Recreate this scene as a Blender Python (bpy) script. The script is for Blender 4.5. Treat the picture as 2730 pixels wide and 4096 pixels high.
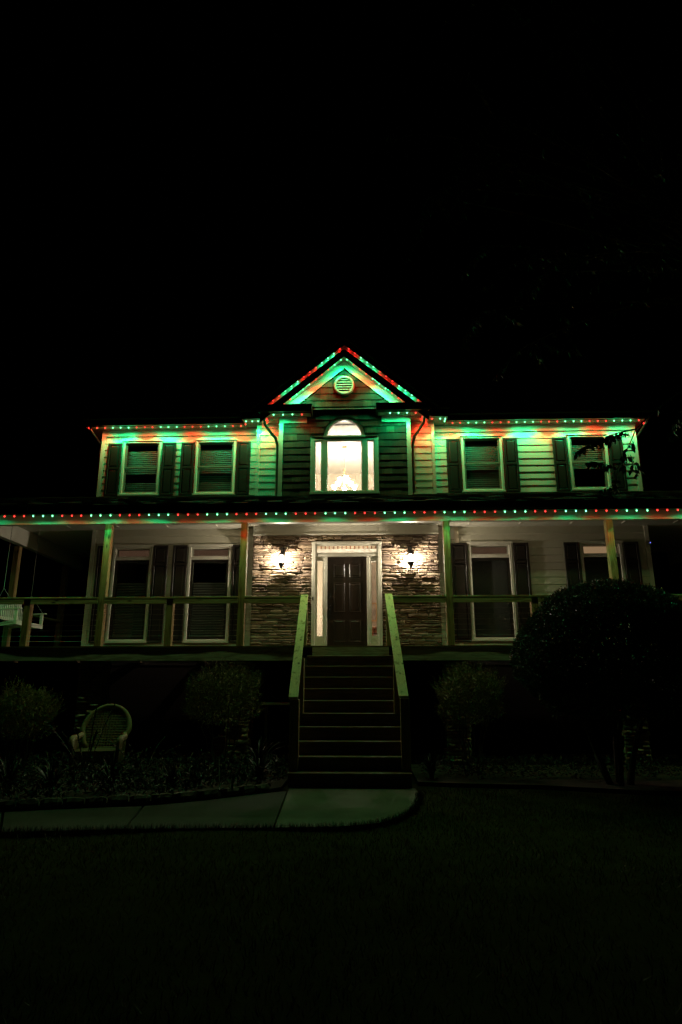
import bpy, math, random
import numpy as np
from mathutils import Vector, Matrix
R = math.radians
random.seed(7)
rng = np.random.default_rng(7)
scene = bpy.context.scene
for o in list(bpy.data.objects): bpy.data.objects.remove(o)
COL = scene.collection

# ------------------------------------------------------------------ camera
# origin = the photographer's eye; +Y towards the house, ground 1.45 m below
G = -1.45
cam = bpy.data.cameras.new('camera')
cam.sensor_fit = 'VERTICAL'; cam.sensor_height = 36.0; cam.lens = 36.0 * 2598 / 4096
cam.clip_start = 0.05; cam.clip_end = 2000
camo = bpy.data.objects.new('camera', cam); COL.objects.link(camo)
camo.rotation_euler = (R(90 + 15.1), 0, R(2.1))
scene.camera = camo

# ------------------------------------------------------------------ world, moon, exposure
world = bpy.data.worlds.new('World'); scene.world = world; world.use_nodes = True
wn = world.node_tree.nodes; wl = world.node_tree.links
sky = wn.new('ShaderNodeTexSky'); sky.sky_type = 'NISHITA'; sky.sun_disc = False
sky.sun_elevation = R(-6); sky.sun_rotation = R(200)
bg = wn['Background']; bg.inputs['Strength'].default_value = 0.004
wl.new(sky.outputs[0], bg.inputs[0])
moon = bpy.data.lights.new('moon', 'SUN'); moon.energy = 0.0015; moon.angle = R(0.5); moon.color = (0.9, 0.95, 1)
moono = bpy.data.objects.new('moon', moon); COL.objects.link(moono); moono.rotation_euler = (R(38), 0, R(-20))
vs = scene.view_settings
vs.view_transform = 'Standard'; vs.look = 'None'; vs.exposure = 0.0; vs.gamma = 1.0; vs.use_curve_mapping = False
scene.cycles.use_denoising = True
scene.cycles.use_light_tree = True
scene.cycles.adaptive_threshold = 0.004
scene.cycles.max_bounces = 7; scene.cycles.diffuse_bounces = 4; scene.cycles.glossy_bounces = 3
scene.cycles.transparent_max_bounces = 12
scene.cycles.sample_clamp_indirect = 3.0
scene.cycles.caustics_reflective = False; scene.cycles.caustics_refractive = False

LED_G, LED_R = (0.008, 1.0, 0.31), (1.0, 0.006, 0.004)
P_SPOT, P_GABLE, P_PORCH = 18.0, 15.0, 8.5   # watts of one green LED on the wings, gable and porch; red ones are weaker
LANTERN = 2900.0                     # radiance of the lantern bulbs
CHAND = 170.0                        # radiance of the chandelier shades

# ------------------------------------------------------------------ materials
def nmat(name):
    m = bpy.data.materials.new(name); m.use_nodes = True
    nt = m.node_tree; b = nt.nodes['Principled BSDF']
    return m, nt, b
def N(nt, t, **kw):
    n = nt.nodes.new(t)
    for k, v in kw.items():
        if k in n.inputs: n.inputs[k].default_value = v
        else: setattr(n, k, v)
    return n
def rgba(c): return (c[0], c[1], c[2], 1)
def coords(nt, scale=(1, 1, 1), kind='Object', jitter=True):
    tc = N(nt, 'ShaderNodeTexCoord'); mp = N(nt, 'ShaderNodeMapping'); mp.inputs['Scale'].default_value = scale
    if jitter:
        oi = N(nt, 'ShaderNodeObjectInfo'); ad = N(nt, 'ShaderNodeVectorMath', operation='MULTIPLY_ADD')
        nt.links.new(oi.outputs['Random'], ad.inputs[0]); ad.inputs[1].default_value = (37, 53, 71)
        nt.links.new(tc.outputs[kind], ad.inputs[2]); nt.links.new(ad.outputs[0], mp.inputs[0])
    else: nt.links.new(tc.outputs[kind], mp.inputs[0])
    return mp.outputs[0]
def ramp(nt, fac, stops):
    r = N(nt, 'ShaderNodeValToRGB'); cr = r.color_ramp
    while len(cr.elements) < len(stops): cr.elements.new(0.5)
    for e, (p, c) in zip(cr.elements, stops): e.position = p; e.color = rgba(c)
    nt.links.new(fac, r.inputs[0]); return r.outputs[0]
def bump(nt, b, h, strength=0.3, dist=0.01):
    bp = N(nt, 'ShaderNodeBump'); bp.inputs['Strength'].default_value = strength; bp.inputs['Distance'].default_value = dist
    nt.links.new(h, bp.inputs['Height']); nt.links.new(bp.outputs[0], b.inputs['Normal'])
def mul(nt, a, bb, f=1.0):
    m = N(nt, 'ShaderNodeMix', data_type='RGBA', blend_type='MULTIPLY'); m.inputs[0].default_value = f
    nt.links.new(a, m.inputs[6]); nt.links.new(bb, m.inputs[7]); return m.outputs[2]
def paint(name, c, rough=0.55, var=0.12, scale=6, bmp=0.08, spec=0.4):
    m, nt, b = nmat(name)
    v = coords(nt)
    n = N(nt, 'ShaderNodeTexNoise', Scale=scale, Detail=6.0, Roughness=0.65); nt.links.new(v, n.inputs['Vector'])
    lo = tuple(x * (1 - var) for x in c); hi = tuple(min(1, x * (1 + var)) for x in c)
    col = ramp(nt, n.outputs[0], [(0.25, lo), (0.75, hi)])
    nt.links.new(col, b.inputs['Base Color']); b.inputs['Roughness'].default_value = rough
    b.inputs['Specular IOR Level'].default_value = spec
    n2 = N(nt, 'ShaderNodeTexNoise', Scale=90.0, Detail=3.0); nt.links.new(v, n2.inputs['Vector'])
    if bmp: bump(nt, b, n2.outputs[0], bmp, 0.004)
    return m
def wood(name, c1, c2, axis='X', rough=0.7, knots=True, grain=26, seed=0.0):
    m, nt, b = nmat(name)
    sc = {'X': (0.55, 6, 6), 'Y': (6, 0.55, 6), 'Z': (6, 6, 0.55)}[axis]
    v = coords(nt, sc)
    n = N(nt, 'ShaderNodeTexNoise', Scale=1.3, Detail=3.0, Distortion=0.9); nt.links.new(v, n.inputs['Vector'])
    ml = N(nt, 'ShaderNodeMath', operation='MULTIPLY'); ml.inputs[1].default_value = grain; nt.links.new(n.outputs[0], ml.inputs[0])
    sn = N(nt, 'ShaderNodeMath', operation='SINE'); nt.links.new(ml.outputs[0], sn.inputs[0])
    mr = N(nt, 'ShaderNodeMapRange'); mr.inputs['From Min'].default_value = -1; nt.links.new(sn.outputs[0], mr.inputs['Value'])
    fine = N(nt, 'ShaderNodeTexNoise', Scale=14.0, Detail=5.0); nt.links.new(v, fine.inputs['Vector'])
    col = ramp(nt, mr.outputs[0], [(0.0, c2), (0.35, c1), (1.0, tuple(min(1, x * 1.12) for x in c1))])
    fcol = ramp(nt, fine.outputs[0], [(0.3, (0.72, 0.70, 0.66)), (0.6, (1, 1, 1))])
    out = mul(nt, col, fcol)
    if knots:
        v2 = coords(nt, {'X': (2.2, 6, 6), 'Y': (6, 2.2, 6), 'Z': (6, 6, 2.2)}[axis])
        vo = N(nt, 'ShaderNodeTexVoronoi', Scale=1.0); nt.links.new(v2, vo.inputs['Vector'])
        k = ramp(nt, vo.outputs['Distance'], [(0.05, (0.12, 0.08, 0.05)), (0.16, (1, 1, 1))])
        out = mul(nt, out, k)
    nt.links.new(out, b.inputs['Base Color']); b.inputs['Roughness'].default_value = rough
    b.inputs['Specular IOR Level'].default_value = 0.25
    bump(nt, b, mr.outputs[0], 0.12, 0.003)
    return m
def stone_mat(name, cols, rough=0.9):
    m, nt, b = nmat(name)
    oi = N(nt, 'ShaderNodeObjectInfo'); v = coords(nt)
    isl = N(nt, 'ShaderNodeNewGeometry')
    ad = N(nt, 'ShaderNodeMath', operation='ADD'); nt.links.new(oi.outputs['Random'], ad.inputs[0]); nt.links.new(isl.outputs['Random Per Island'], ad.inputs[1])
    fr = N(nt, 'ShaderNodeMath', operation='FRACT'); nt.links.new(ad.outputs[0], fr.inputs[0])
    base = ramp(nt, fr.outputs[0], [(i / (len(cols) - 1), c) for i, c in enumerate(cols)])
    n = N(nt, 'ShaderNodeTexNoise', Scale=2.2, Detail=8.0, Roughness=0.7); nt.links.new(v, n.inputs['Vector'])
    t = ramp(nt, n.outputs[0], [(0.3, (0.45, 0.40, 0.36)), (0.5, (0.9, 0.88, 0.86)), (0.72, (1.2, 1.1, 0.95))])
    nt.links.new(mul(nt, base, t), b.inputs['Base Color']); b.inputs['Roughness'].default_value = rough
    b.inputs['Specular IOR Level'].default_value = 0.2
    n2 = N(nt, 'ShaderNodeTexNoise', Scale=7.0, Detail=8.0, Roughness=0.7); nt.links.new(v, n2.inputs['Vector'])
    bump(nt, b, n2.outputs[0], 0.7, 0.012)
    return m
def leafmat(name, c1, c2, rough=0.45, spec=0.5, sub=True):
    m, nt, b = nmat(name)
    g = N(nt, 'ShaderNodeNewGeometry')
    col = ramp(nt, g.outputs['Random Per Island'], [(0, c1), (0.85, c2), (1, tuple(x * 1.7 for x in c2))])
    nt.links.new(col, b.inputs['Base Color']); b.inputs['Roughness'].default_value = rough
    b.inputs['Specular IOR Level'].default_value = spec
    return m
def emit(name, c, s):
    m = bpy.data.materials.new(name); m.use_nodes = True; nt = m.node_tree
    nt.nodes.remove(nt.nodes['Principled BSDF']); e = nt.nodes.new('ShaderNodeEmission')
    e.inputs[0].default_value = rgba(c); e.inputs[1].default_value = s
    nt.links.new(e.outputs[0], nt.nodes['Material Output'].inputs[0]); return m
def glass(name, tint=(0.9, 0.92, 0.9), gloss=1.0, rough=0.02):
    m = bpy.data.materials.new(name); m.use_nodes = True; nt = m.node_tree
    nt.nodes.remove(nt.nodes['Principled BSDF'])
    t = N(nt, 'ShaderNodeBsdfTransparent'); t.inputs[0].default_value = rgba(tint)
    g = N(nt, 'ShaderNodeBsdfGlossy'); g.inputs['Roughness'].default_value = rough
    f = N(nt, 'ShaderNodeFresnel'); ge = N(nt, 'ShaderNodeNewGeometry'); mr = N(nt, 'ShaderNodeMapRange')
    mr.inputs['To Min'].default_value = 1.5; mr.inputs['To Max'].default_value = 1 / 1.5      # same pane from both sides
    nt.links.new(ge.outputs['Backfacing'], mr.inputs['Value']); nt.links.new(mr.outputs[0], f.inputs[0])
    mx = N(nt, 'ShaderNodeMixShader')
    nt.links.new(f.outputs[0], mx.inputs[0]); nt.links.new(t.outputs[0], mx.inputs[1]); nt.links.new(g.outputs[0], mx.inputs[2])
    nt.links.new(mx.outputs[0], nt.nodes['Material Output'].inputs[0]); return m

CREAM = (0.53, 0.51, 0.41)
M = dict(
    siding=paint('siding_paint', CREAM, 0.6, 0.07, 2.5), trim=paint('trim_paint', (0.62, 0.60, 0.51), 0.5, 0.05, 4),
    sheath=paint('sheathing', (0.05, 0.045, 0.04), 0.9), soffit=paint('soffit_paint', (0.52, 0.50, 0.42), 0.6, 0.05),
    shutter=paint('shutter_paint', (0.016, 0.011, 0.008), 0.38, 0.2, 9), black=paint('black_metal', (0.012, 0.011, 0.010), 0.3, 0.2, 20, 0.03, 0.5),
    fascia=paint('dark_fascia', (0.020, 0.015, 0.012), 0.5, 0.2), bronze=paint('bronze_gutter', (0.05, 0.035, 0.02), 0.28, 0.15, 10, 0.02, 0.5),
    cedar=None, door=paint('door_paint', (0.024, 0.014, 0.009), 0.35, 0.12, 12),
    stone=stone_mat('ledgestone', [(0.18, 0.125, 0.09), (0.31, 0.235, 0.165), (0.40, 0.32, 0.235), (0.21, 0.16, 0.135), (0.35, 0.275, 0.205), (0.14, 0.105, 0.082), (0.45, 0.375, 0.29)]),
    mortar=paint('mortar', (0.045, 0.035, 0.028), 0.95), roof=paint('asphalt_shingle', (0.06, 0.05, 0.042), 0.95, 0.4, 30, 0.5),
    pineX=wood('pine_rail_x', (0.30, 0.23, 0.11), (0.18, 0.125, 0.055), 'X'), pineY=wood('pine_cap', (0.78, 0.68, 0.38), (0.48, 0.38, 0.16), 'Y', grain=15),
    pineZ=wood('pine_post_z', (0.33, 0.225, 0.095), (0.21, 0.13, 0.05), 'Z'),
    deck=wood('deck_stain', (0.13, 0.09, 0.055), (0.07, 0.05, 0.03), 'X', 0.6, False), stair=wood('stair_stain', (0.14, 0.09, 0.062), (0.09, 0.058, 0.04), 'X', 0.45, False),
    nose=wood('stair_nosing', (0.16, 0.12, 0.07), (0.10, 0.07, 0.04), 'X', 0.5, False),
    rim=wood('rim_board', (0.50, 0.48, 0.38), (0.36, 0.33, 0.25), 'X', 0.7, False),
    steel=paint('steel', (0.35, 0.35, 0.35), 0.3, 0.1, 10, 0.0), pane=glass('window_glass'), lglass=glass('lantern_glass', (0.97, 0.96, 0.93), rough=0.12),
    blind=paint('blind_slat', (0.055, 0.056, 0.046), 0.5, 0.05), screen=paint('dark_shade', (0.05, 0.05, 0.045), 0.8, 0.1), dark=paint('dark_room', (0.03, 0.027, 0.024), 0.9),
    sash=paint('sash_paint', (0.16, 0.15, 0.12), 0.5, 0.06), plaster=paint('room_plaster', (0.82, 0.72, 0.58), 0.9, 0.02), ceil=paint('room_ceiling', (0.86, 0.82, 0.74), 0.9, 0.02),
    floorwood=wood('room_floor', (0.22, 0.11, 0.05), (0.14, 0.07, 0.03), 'Y'), tablewood=wood('table_wood', (0.25, 0.09, 0.04), (0.12, 0.04, 0.02), 'Z', 0.4, False),
    concrete=None, lawn=None, soil=paint('mulch', (0.035, 0.024, 0.016), 1.0, 0.5, 14, 0.8),
    wicker=paint('wicker', (0.18, 0.15, 0.065), 0.6, 0.25, 30, 0.3), swing=paint('swing_paint', (0.68, 0.68, 0.58), 0.6, 0.1, 8), chain=paint('chain_steel', (0.25, 0.25, 0.24), 0.4),
    track=paint('led_track', (0.70, 0.67, 0.58), 0.5, 0.03), lampshade=None,
    sign=paint('sign_red', (0.20, 0.022, 0.02), 0.4, 0.08), signedge=paint('sign_border', (0.5, 0.47, 0.40), 0.5, 0.05),
    bark=paint('bark', (0.075, 0.055, 0.04), 0.95, 0.4, 20, 0.9), edging=stone_mat('edging_stone', [(0.07, 0.062, 0.05), (0.12, 0.105, 0.085), (0.09, 0.075, 0.06)]),
    leaf_top=leafmat('topiary_leaf', (0.030, 0.048, 0.020), (0.065, 0.09, 0.036), 0.42, 0.35), leaf_fea=leafmat('feathery_leaf', (0.085, 0.09, 0.022), (0.19, 0.185, 0.05), 0.6, 0.3),
    leaf_bed=leafmat('bed_leaf', (0.008, 0.014, 0.005), (0.022, 0.031, 0.011), 0.55, 0.22), leaf_tree=leafmat('tree_leaf', (0.03, 0.05, 0.018), (0.06, 0.085, 0.03), 0.5, 0.35),
    grass=leafmat('grass_blade', (0.018, 0.026, 0.008), (0.036, 0.042, 0.015), 0.6, 0.2), brown=leafmat('dry_stem', (0.10, 0.075, 0.04), (0.16, 0.12, 0.07), 0.8, 0.1),
    bulb_g=emit('led_green', (0.16, 1.0, 0.40), 6.5), bulb_r=emit('led_red', (1.0, 0.035, 0.028), 5.0),
    lantern=emit('lantern_bulb', (1.0, 0.87, 0.68), LANTERN), shade=emit('chandelier_shade', (1.0, 0.93, 0.80), CHAND), lamp=emit('table_lamp_shade', (1.0, 0.86, 0.66), 150.0),
    lit=emit('lit_transom', (1.0, 0.52, 0.30), 0.055), lit2=emit('lit_transom_bright', (1.0, 0.62, 0.33), 0.28), blue=emit('camera_blue_led', (0.2, 0.25, 1.0), 2.5),
    paper=paint('paper', (0.8, 0.76, 0.68)), frame=paint('picture_frame', (0.35, 0.18, 0.07), 0.4), art=paint('picture', (0.30, 0.23, 0.17), 0.7, 0.5, 3), pink=paint('pink_vase', (0.55, 0.2, 0.14), 0.4),
)
# cedar shingle: a brown of its own for every shingle, weather streaks running down
m, nt, b = nmat('cedar_shingle'); oi = N(nt, 'ShaderNodeObjectInfo')
c0 = ramp(nt, oi.outputs['Random'], [(0, (0.035, 0.021, 0.013)), (0.5, (0.055, 0.034, 0.02)), (0.8, (0.085, 0.055, 0.033)), (1, (0.13, 0.09, 0.055))])
v = coords(nt, (9, 9, 0.9)); n = N(nt, 'ShaderNodeTexNoise', Scale=2.5, Detail=8.0, Roughness=0.7); nt.links.new(v, n.inputs['Vector'])
c1 = ramp(nt, n.outputs[0], [(0.32, (0.45, 0.42, 0.4)), (0.62, (1.05, 1.0, 0.95))])
nt.links.new(mul(nt, c0, c1), b.inputs['Base Color']); b.inputs['Roughness'].default_value = 0.75; b.inputs['Specular IOR Level'].default_value = 0.3
bump(nt, b, n.outputs[0], 0.5, 0.006); M['cedar'] = m
# broom-finished concrete with stains
for nm, kf in (('concrete', 1.2), ('concrete_old', 0.42)):
    m, nt, b = nmat(nm); v = coords(nt, jitter=False)
    n = N(nt, 'ShaderNodeTexNoise', Scale=1.3, Detail=9.0, Roughness=0.68); nt.links.new(v, n.inputs['Vector'])
    n2 = N(nt, 'ShaderNodeTexNoise', Scale=60.0, Detail=4.0); nt.links.new(v, n2.inputs['Vector'])
    ca = ramp(nt, n.outputs[0], [(0.28, (0.042 * kf, 0.046 * kf, 0.034 * kf)), (0.5, (0.075 * kf, 0.082 * kf, 0.06 * kf)), (0.72, (0.11 * kf, 0.118 * kf, 0.09 * kf))])
    cb = ramp(nt, n2.outputs[0], [(0.3, (0.75, 0.75, 0.75)), (0.6, (1, 1, 1))])
    nt.links.new(mul(nt, ca, cb), b.inputs['Base Color']); b.inputs['Roughness'].default_value = 0.95; b.inputs['Specular IOR Level'].default_value = 0.15
    bump(nt, b, n2.outputs[0], 0.35, 0.004); M[nm] = m
m, nt, b = nmat('lawn_ground'); v = coords(nt, jitter=False)
n = N(nt, 'ShaderNodeTexNoise', Scale=2.0, Detail=10.0, Roughness=0.75); nt.links.new(v, n.inputs['Vector'])
nt.links.new(ramp(nt, n.outputs[0], [(0.3, (0.014, 0.015, 0.006)), (0.7, (0.03, 0.033, 0.013))]), b.inputs['Base Color']); b.inputs['Roughness'].default_value = 1.0
b.inputs['Specular IOR Level'].default_value = 0.0
bump(nt, b, n.outputs[0], 0.8, 0.03); M['lawn'] = m

# ------------------------------------------------------------------ mesh helpers
class MB:
    def __init__(s): s.v = []; s.f = []
    def add(s, v, f):
        n = len(s.v); s.v += [tuple(p) for p in v]; s.f += [tuple(i + n for i in q) for q in f]; return s
    def box(s, x0, x1, y0, y1, z0, z1, c=0.0):
        if x0 > x1: x0, x1 = x1, x0
        if y0 > y1: y0, y1 = y1, y0
        if z0 > z1: z0, z1 = z1, z0
        if c <= 0:
            return s.add([(x0, y0, z0), (x1, y0, z0), (x1, y1, z0), (x0, y1, z0), (x0, y0, z1), (x1, y0, z1), (x1, y1, z1), (x0, y1, z1)],
                         [(0, 3, 2, 1), (4, 5, 6, 7), (0, 1, 5, 4), (1, 2, 6, 5), (2, 3, 7, 6), (3, 0, 4, 7)])
        c = min(c, (x1 - x0) / 3, (y1 - y0) / 3, (z1 - z0) / 3)
        V = []; ix = {}
        for i in (0, 1):
            for j in (0, 1):
                for k in (0, 1):
                    X, Y_, Z_ = (x0, x1)[i], (y0, y1)[j], (z0, z1)[k]; a, bb, d = (c, -c)[i], (c, -c)[j], (c, -c)[k]
                    ix[i, j, k] = len(V); V += [(X, Y_ + bb, Z_ + d), (X + a, Y_, Z_ + d), (X + a, Y_ + bb, Z_)]
        F = []
        q = lambda i, j, k, w: ix[i, j, k] + w
        F += [(q(0,0,0,0), q(0,0,1,0), q(0,1,1,0), q(0,1,0,0)), (q(1,0,0,0), q(1,1,0,0), q(1,1,1,0), q(1,0,1,0)),
              (q(0,0,0,1), q(1,0,0,1), q(1,0,1,1), q(0,0,1,1)), (q(0,1,0,1), q(0,1,1,1), q(1,1,1,1), q(1,1,0,1)),
              (q(0,0,0,2), q(0,1,0,2), q(1,1,0,2), q(1,0,0,2)), (q(0,0,1,2), q(1,0,1,2), q(1,1,1,2), q(0,1,1,2))]
        for i in (0, 1):
            for j in (0, 1): F.append((q(i,j,0,0), q(i,j,1,0), q(i,j,1,1), q(i,j,0,1)))
        for i in (0, 1):
            for k in (0, 1): F.append((q(i,0,k,0), q(i,1,k,0), q(i,1,k,2), q(i,0,k,2)))
        for j in (0, 1):
            for k in (0, 1): F.append((q(0,j,k,1), q(1,j,k,1), q(1,j,k,2), q(0,j,k,2)))
        for i in (0, 1):
            for j in (0, 1):
                for k in (0, 1): F.append((q(i,j,k,0), q(i,j,k,1), q(i,j,k,2)))
        return s.add(V, F)
    def prism(s, poly, a0, a1, axis='X'):
        """extrude a closed polygon (list of 2D points) along an axis"""
        n = len(poly); V = []
        for a in (a0, a1):
            for p in poly:
                V.append({'X': (a, p[0], p[1]), 'Y': (p[0], a, p[1]), 'Z': (p[0], p[1], a)}[axis])
        F = [tuple(range(n)), tuple(range(2 * n - 1, n - 1, -1))] + [(i, i + n, (i + 1) % n + n, (i + 1) % n) for i in range(n)]
        return s.add(V, F)
    def bar(s, p, q, w, h, up=(0, 0, 1)):
        p, q = Vector(p), Vector(q); d = (q - p).normalized(); u = Vector(up)
        sd = d.cross(u).normalized(); u = sd.cross(d)
        V = [e + sd * (sx * w / 2) + u * (sy * h / 2) for e in (p, q) for sx, sy in ((-1, -1), (1, -1), (1, 1), (-1, 1))]
        return s.add(V, [(0, 3, 2, 1), (4, 5, 6, 7), (0, 1, 5, 4), (1, 2, 6, 5), (2, 3, 7, 6), (3, 0, 4, 7)])
    def tube(s, pts, r, n=8):
        pts = [Vector(p) for p in pts]; rs = r if isinstance(r, (list, tuple)) else [r] * len(pts)
        V = []; up = None
        for i, p in enumerate(pts):
            d = (pts[min(i + 1, len(pts) - 1)] - pts[max(i - 1, 0)]).normalized()
            a = d.cross(Vector((0.31, 0.17, 0.93)) if up is None else up)
            if a.length < 1e-4: a = d.cross(Vector((1, 0, 0)))
            a.normalize(); c = d.cross(a)
            V += [p + (a * math.cos(t) + c * math.sin(t)) * rs[i] for t in (2 * math.pi * k / n for k in range(n))]
        F = [(i * n + k, i * n + (k + 1) % n, (i + 1) * n + (k + 1) % n, (i + 1) * n + k) for i in range(len(pts) - 1) for k in range(n)]
        F += [tuple(range(n - 1, -1, -1)), tuple(range((len(pts) - 1) * n, len(pts) * n))]
        return s.add(V, F)
    def lathe(s, prof, c, n=12, rot=0.0):
        V = [(c[0] + r * math.cos(t), c[1] + r * math.sin(t), c[2] + z) for r, z in prof for t in (rot + 2 * math.pi * k / n for k in range(n))]
        F = [(i * n + k, i * n + (k + 1) % n, (i + 1) * n + (k + 1) % n, (i + 1) * n + k) for i in range(len(prof) - 1) for k in range(n)]
        return s.add(V, F)
WL = {}
def world_loc(o): return WL.get(o.name, Vector((0, 0, 0)))
def tag(o, label=None, cat=None, group=None, kind=None):
    if label: o['label'] = label
    if cat: o['category'] = cat
    if group: o['group'] = group
    if kind: o['kind'] = kind
    return o
def link(name, data, parent=None, loc=(0, 0, 0), rot=None, scale=None):
    o = bpy.data.objects.new(name, data); COL.objects.link(o)
    loc = Vector(loc); WL[o.name] = loc
    if parent is not None: o.parent = parent; o.location = loc - world_loc(parent)
    else: o.location = loc
    if rot: o.rotation_euler = rot
    if scale: o.scale = scale
    return o
def mesh(name, V, F, mat, smooth=False):
    me = bpy.data.meshes.new(name); me.from_pydata([tuple(p) for p in V], [], F); me.update()
    if mat: me.materials.append(mat)
    if smooth: me.polygons.foreach_set('use_smooth', [True] * len(me.polygons))
    return me
def build(mb, name, mat, parent=None, smooth=False):
    """one mesh object, its origin at the middle of its own geometry"""
    V = np.array(mb.v, dtype=float); c = (V.min(0) + V.max(0)) / 2
    return link(name, mesh(name, V - c, mb.f, mat, smooth), parent, c)
def bx(name, mat, parent, x0, x1, y0, y1, z0, z1, c=0.0): return build(MB().box(x0, x1, y0, y1, z0, z1, c), name, mat, parent)
def pane(name, mat, parent, x0, x1, y, z0, z1): return build(MB().add([(x0, y, z0), (x1, y, z0), (x1, y, z1), (x0, y, z1)], [(0, 1, 2, 3)]), name, mat, parent)
def thing(name, label, cat, loc, group=None): return tag(link(name, None, None, loc), label, cat, group)
def holes_wall(x0, x1, z0, z1, y0, y1, holes):
    """wall slab between y0 (outside) and y1 with rectangular openings, reveals included"""
    mb = MB(); xs = sorted({x0, x1, *[h[0] for h in holes], *[h[1] for h in holes]}); zs = sorted({z0, z1, *[h[2] for h in holes], *[h[3] for h in holes]})
    xs = [x for x in xs if x0 <= x <= x1]; zs = [z for z in zs if z0 <= z <= z1]
    inh = lambda x, z: any(h[0] < x < h[1] and h[2] < z < h[3] for h in holes)
    for i in range(len(xs) - 1):
        for j in range(len(zs) - 1):
            a, b_, c, d = xs[i], xs[i + 1], zs[j], zs[j + 1]
            if inh((a + b_) / 2, (c + d) / 2): continue
            mb.add([(a, y0, c), (b_, y0, c), (b_, y0, d), (a, y0, d)], [(0, 1, 2, 3)])
            mb.add([(a, y1, c), (b_, y1, c), (b_, y1, d), (a, y1, d)], [(3, 2, 1, 0)])
    for h in list(holes) + [(x0, x1, z0, z1)]:
        a, b_, c, d = h
        for p, q in (((a, c), (b_, c)), ((b_, c), (b_, d)), ((b_, d), (a, d)), ((a, d), (a, c))):
            mb.add([(p[0], y0, p[1]), (q[0], y0, q[1]), (q[0], y1, q[1]), (p[0], y1, p[1])], [(0, 1, 2, 3)])
    return mb

# ================================================================== SETTING
XC = -0.465                       # middle of the gable bay and the entry
YW, YS, YB, YF, YR = 15.60, 15.35, 15.00, 14.68, 14.90   # wing wall, entry wall, bay wall, gable rake front
FL = 0.80                         # porch and ground-floor level
EX = 0.178                        # siding exposure

lawn_mb = MB(); nx = 60
lx = np.concatenate([np.linspace(-400, -14, 12), np.linspace(-12, 12, 49), np.linspace(14, 400, 12)])
ly = np.concatenate([np.linspace(-300, -5, 10), np.linspace(-3, 22, 51), np.linspace(24, 500, 12)])
V = []; F = []
for j, yy in enumerate(ly):
    for i, xx in enumerate(lx):
        near = abs(xx) < 13 and -4 < yy < 10
        V.append((xx, yy, G - 0.03 + (0.02 * math.sin(xx * 1.7 + yy) * math.cos(yy * 1.3) if near else 0)))
n = len(lx)
F = [(j * n + i, j * n + i + 1, (j + 1) * n + i + 1, (j + 1) * n + i) for j in range(len(ly) - 1) for i in range(n - 1)]
lawn = tag(link('lawn', mesh('lawn', V, F, M['lawn'], True)), kind='structure')
# path: four concrete slabs, the one by the steps rounded off on its right end
path = tag(link('path', None, None, (-2, 8.6, G)), kind='structure')
def slab(pts, mat='concrete_old'):
    mb = MB(); mb.prism(pts, G - 0.08, G + 0.004, 'Z'); build(mb, 'concrete_slab', M[mat], path)
arc = [(0.72, 10.42), (0.735, 9.9), (0.70, 9.45), (0.63, 8.95), (0.52, 8.5), (0.37, 8.15), (0.18, 7.88), (-0.02, 7.74), (-0.3, 7.63), (-0.65, 7.57), (-0.985, 7.545)]
slab(arc + [(-1.15, 10.42)], 'concrete')
slab([(-1.008, 7.54), (-2.55, 7.41), (-2.80, 8.78), (-2.2, 9.18), (-1.6, 9.72), (-1.155, 10.08)][::-1])
slab([(-2.575, 7.405), (-3.78, 7.22), (-4.35, 8.32), (-3.75, 8.52), (-3.25, 8.66), (-2.83, 8.76)][::-1])
slab([(-3.805, 7.215), (-5.6, 6.7), (-6.7, 7.7), (-5.3, 8.12), (-4.38, 8.31)][::-1])
bed = MB()
bp = [(-9.5, 13.1), (-9.5, 7.6), (-6.7, 7.85), (-5.3, 8.26), (-4.4, 8.48), (-3.3, 8.8), (-2.75, 8.98), (-2.2, 9.32), (-1.6, 9.86), (-1.26, 10.25), (-1.26, 13.1)]
bed.prism(bp, G - 0.06, G + 0.03, 'Z'); tag(build(bed, 'garden_bed', M['soil']), kind='structure')
bedr = MB().prism([(0.80, 13.1), (0.80, 10.9), (1.4, 10.75), (2.6, 10.6), (4.0, 10.1), (9, 9.8), (9, 13.1)], G - 0.06, G + 0.03, 'Z')
tag(build(bedr, 'garden_bed', M['soil']), kind='structure')
# ground under the porch
tag(bx('crawl_space_ground', M['soil'], None, -9.4, 9.4, 13.12, 15.58, G - 0.06, G + 0.02), kind='structure')

# ================================================================== HOUSE
house = thing('house', 'two storey cream sided house with dark shutters, stone entry and lit gable window', 'house', (0, 17, G))
UW = [(-6.205, -5.200, 4.69, 6.155), (-4.305, -3.265, 4.69, 6.155), (2.475, 3.505, 4.69, 6.165), (5.145, 6.120, 4.70, 6.165)]   # upper windows x0,x1,z0,z1
LWN = [(-6.210, -5.225, 1.035, 3.385), (-4.320, -3.262, 1.035, 3.385), (2.52, 3.565, 1.06, 3.40), (5.20, 6.20, 1.06, 3.40)]
ZS = 6.44       # wing soffit height at the wall
WX0, WX1 = -6.785, 6.875
MX0, MX1 = -2.70, 1.785
FX0, FX1, FYB, FZC = -1.47, 0.42, 19.35, 6.47   # the hall behind the door
BX0, BX1 = -2.085, 1.165

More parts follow.
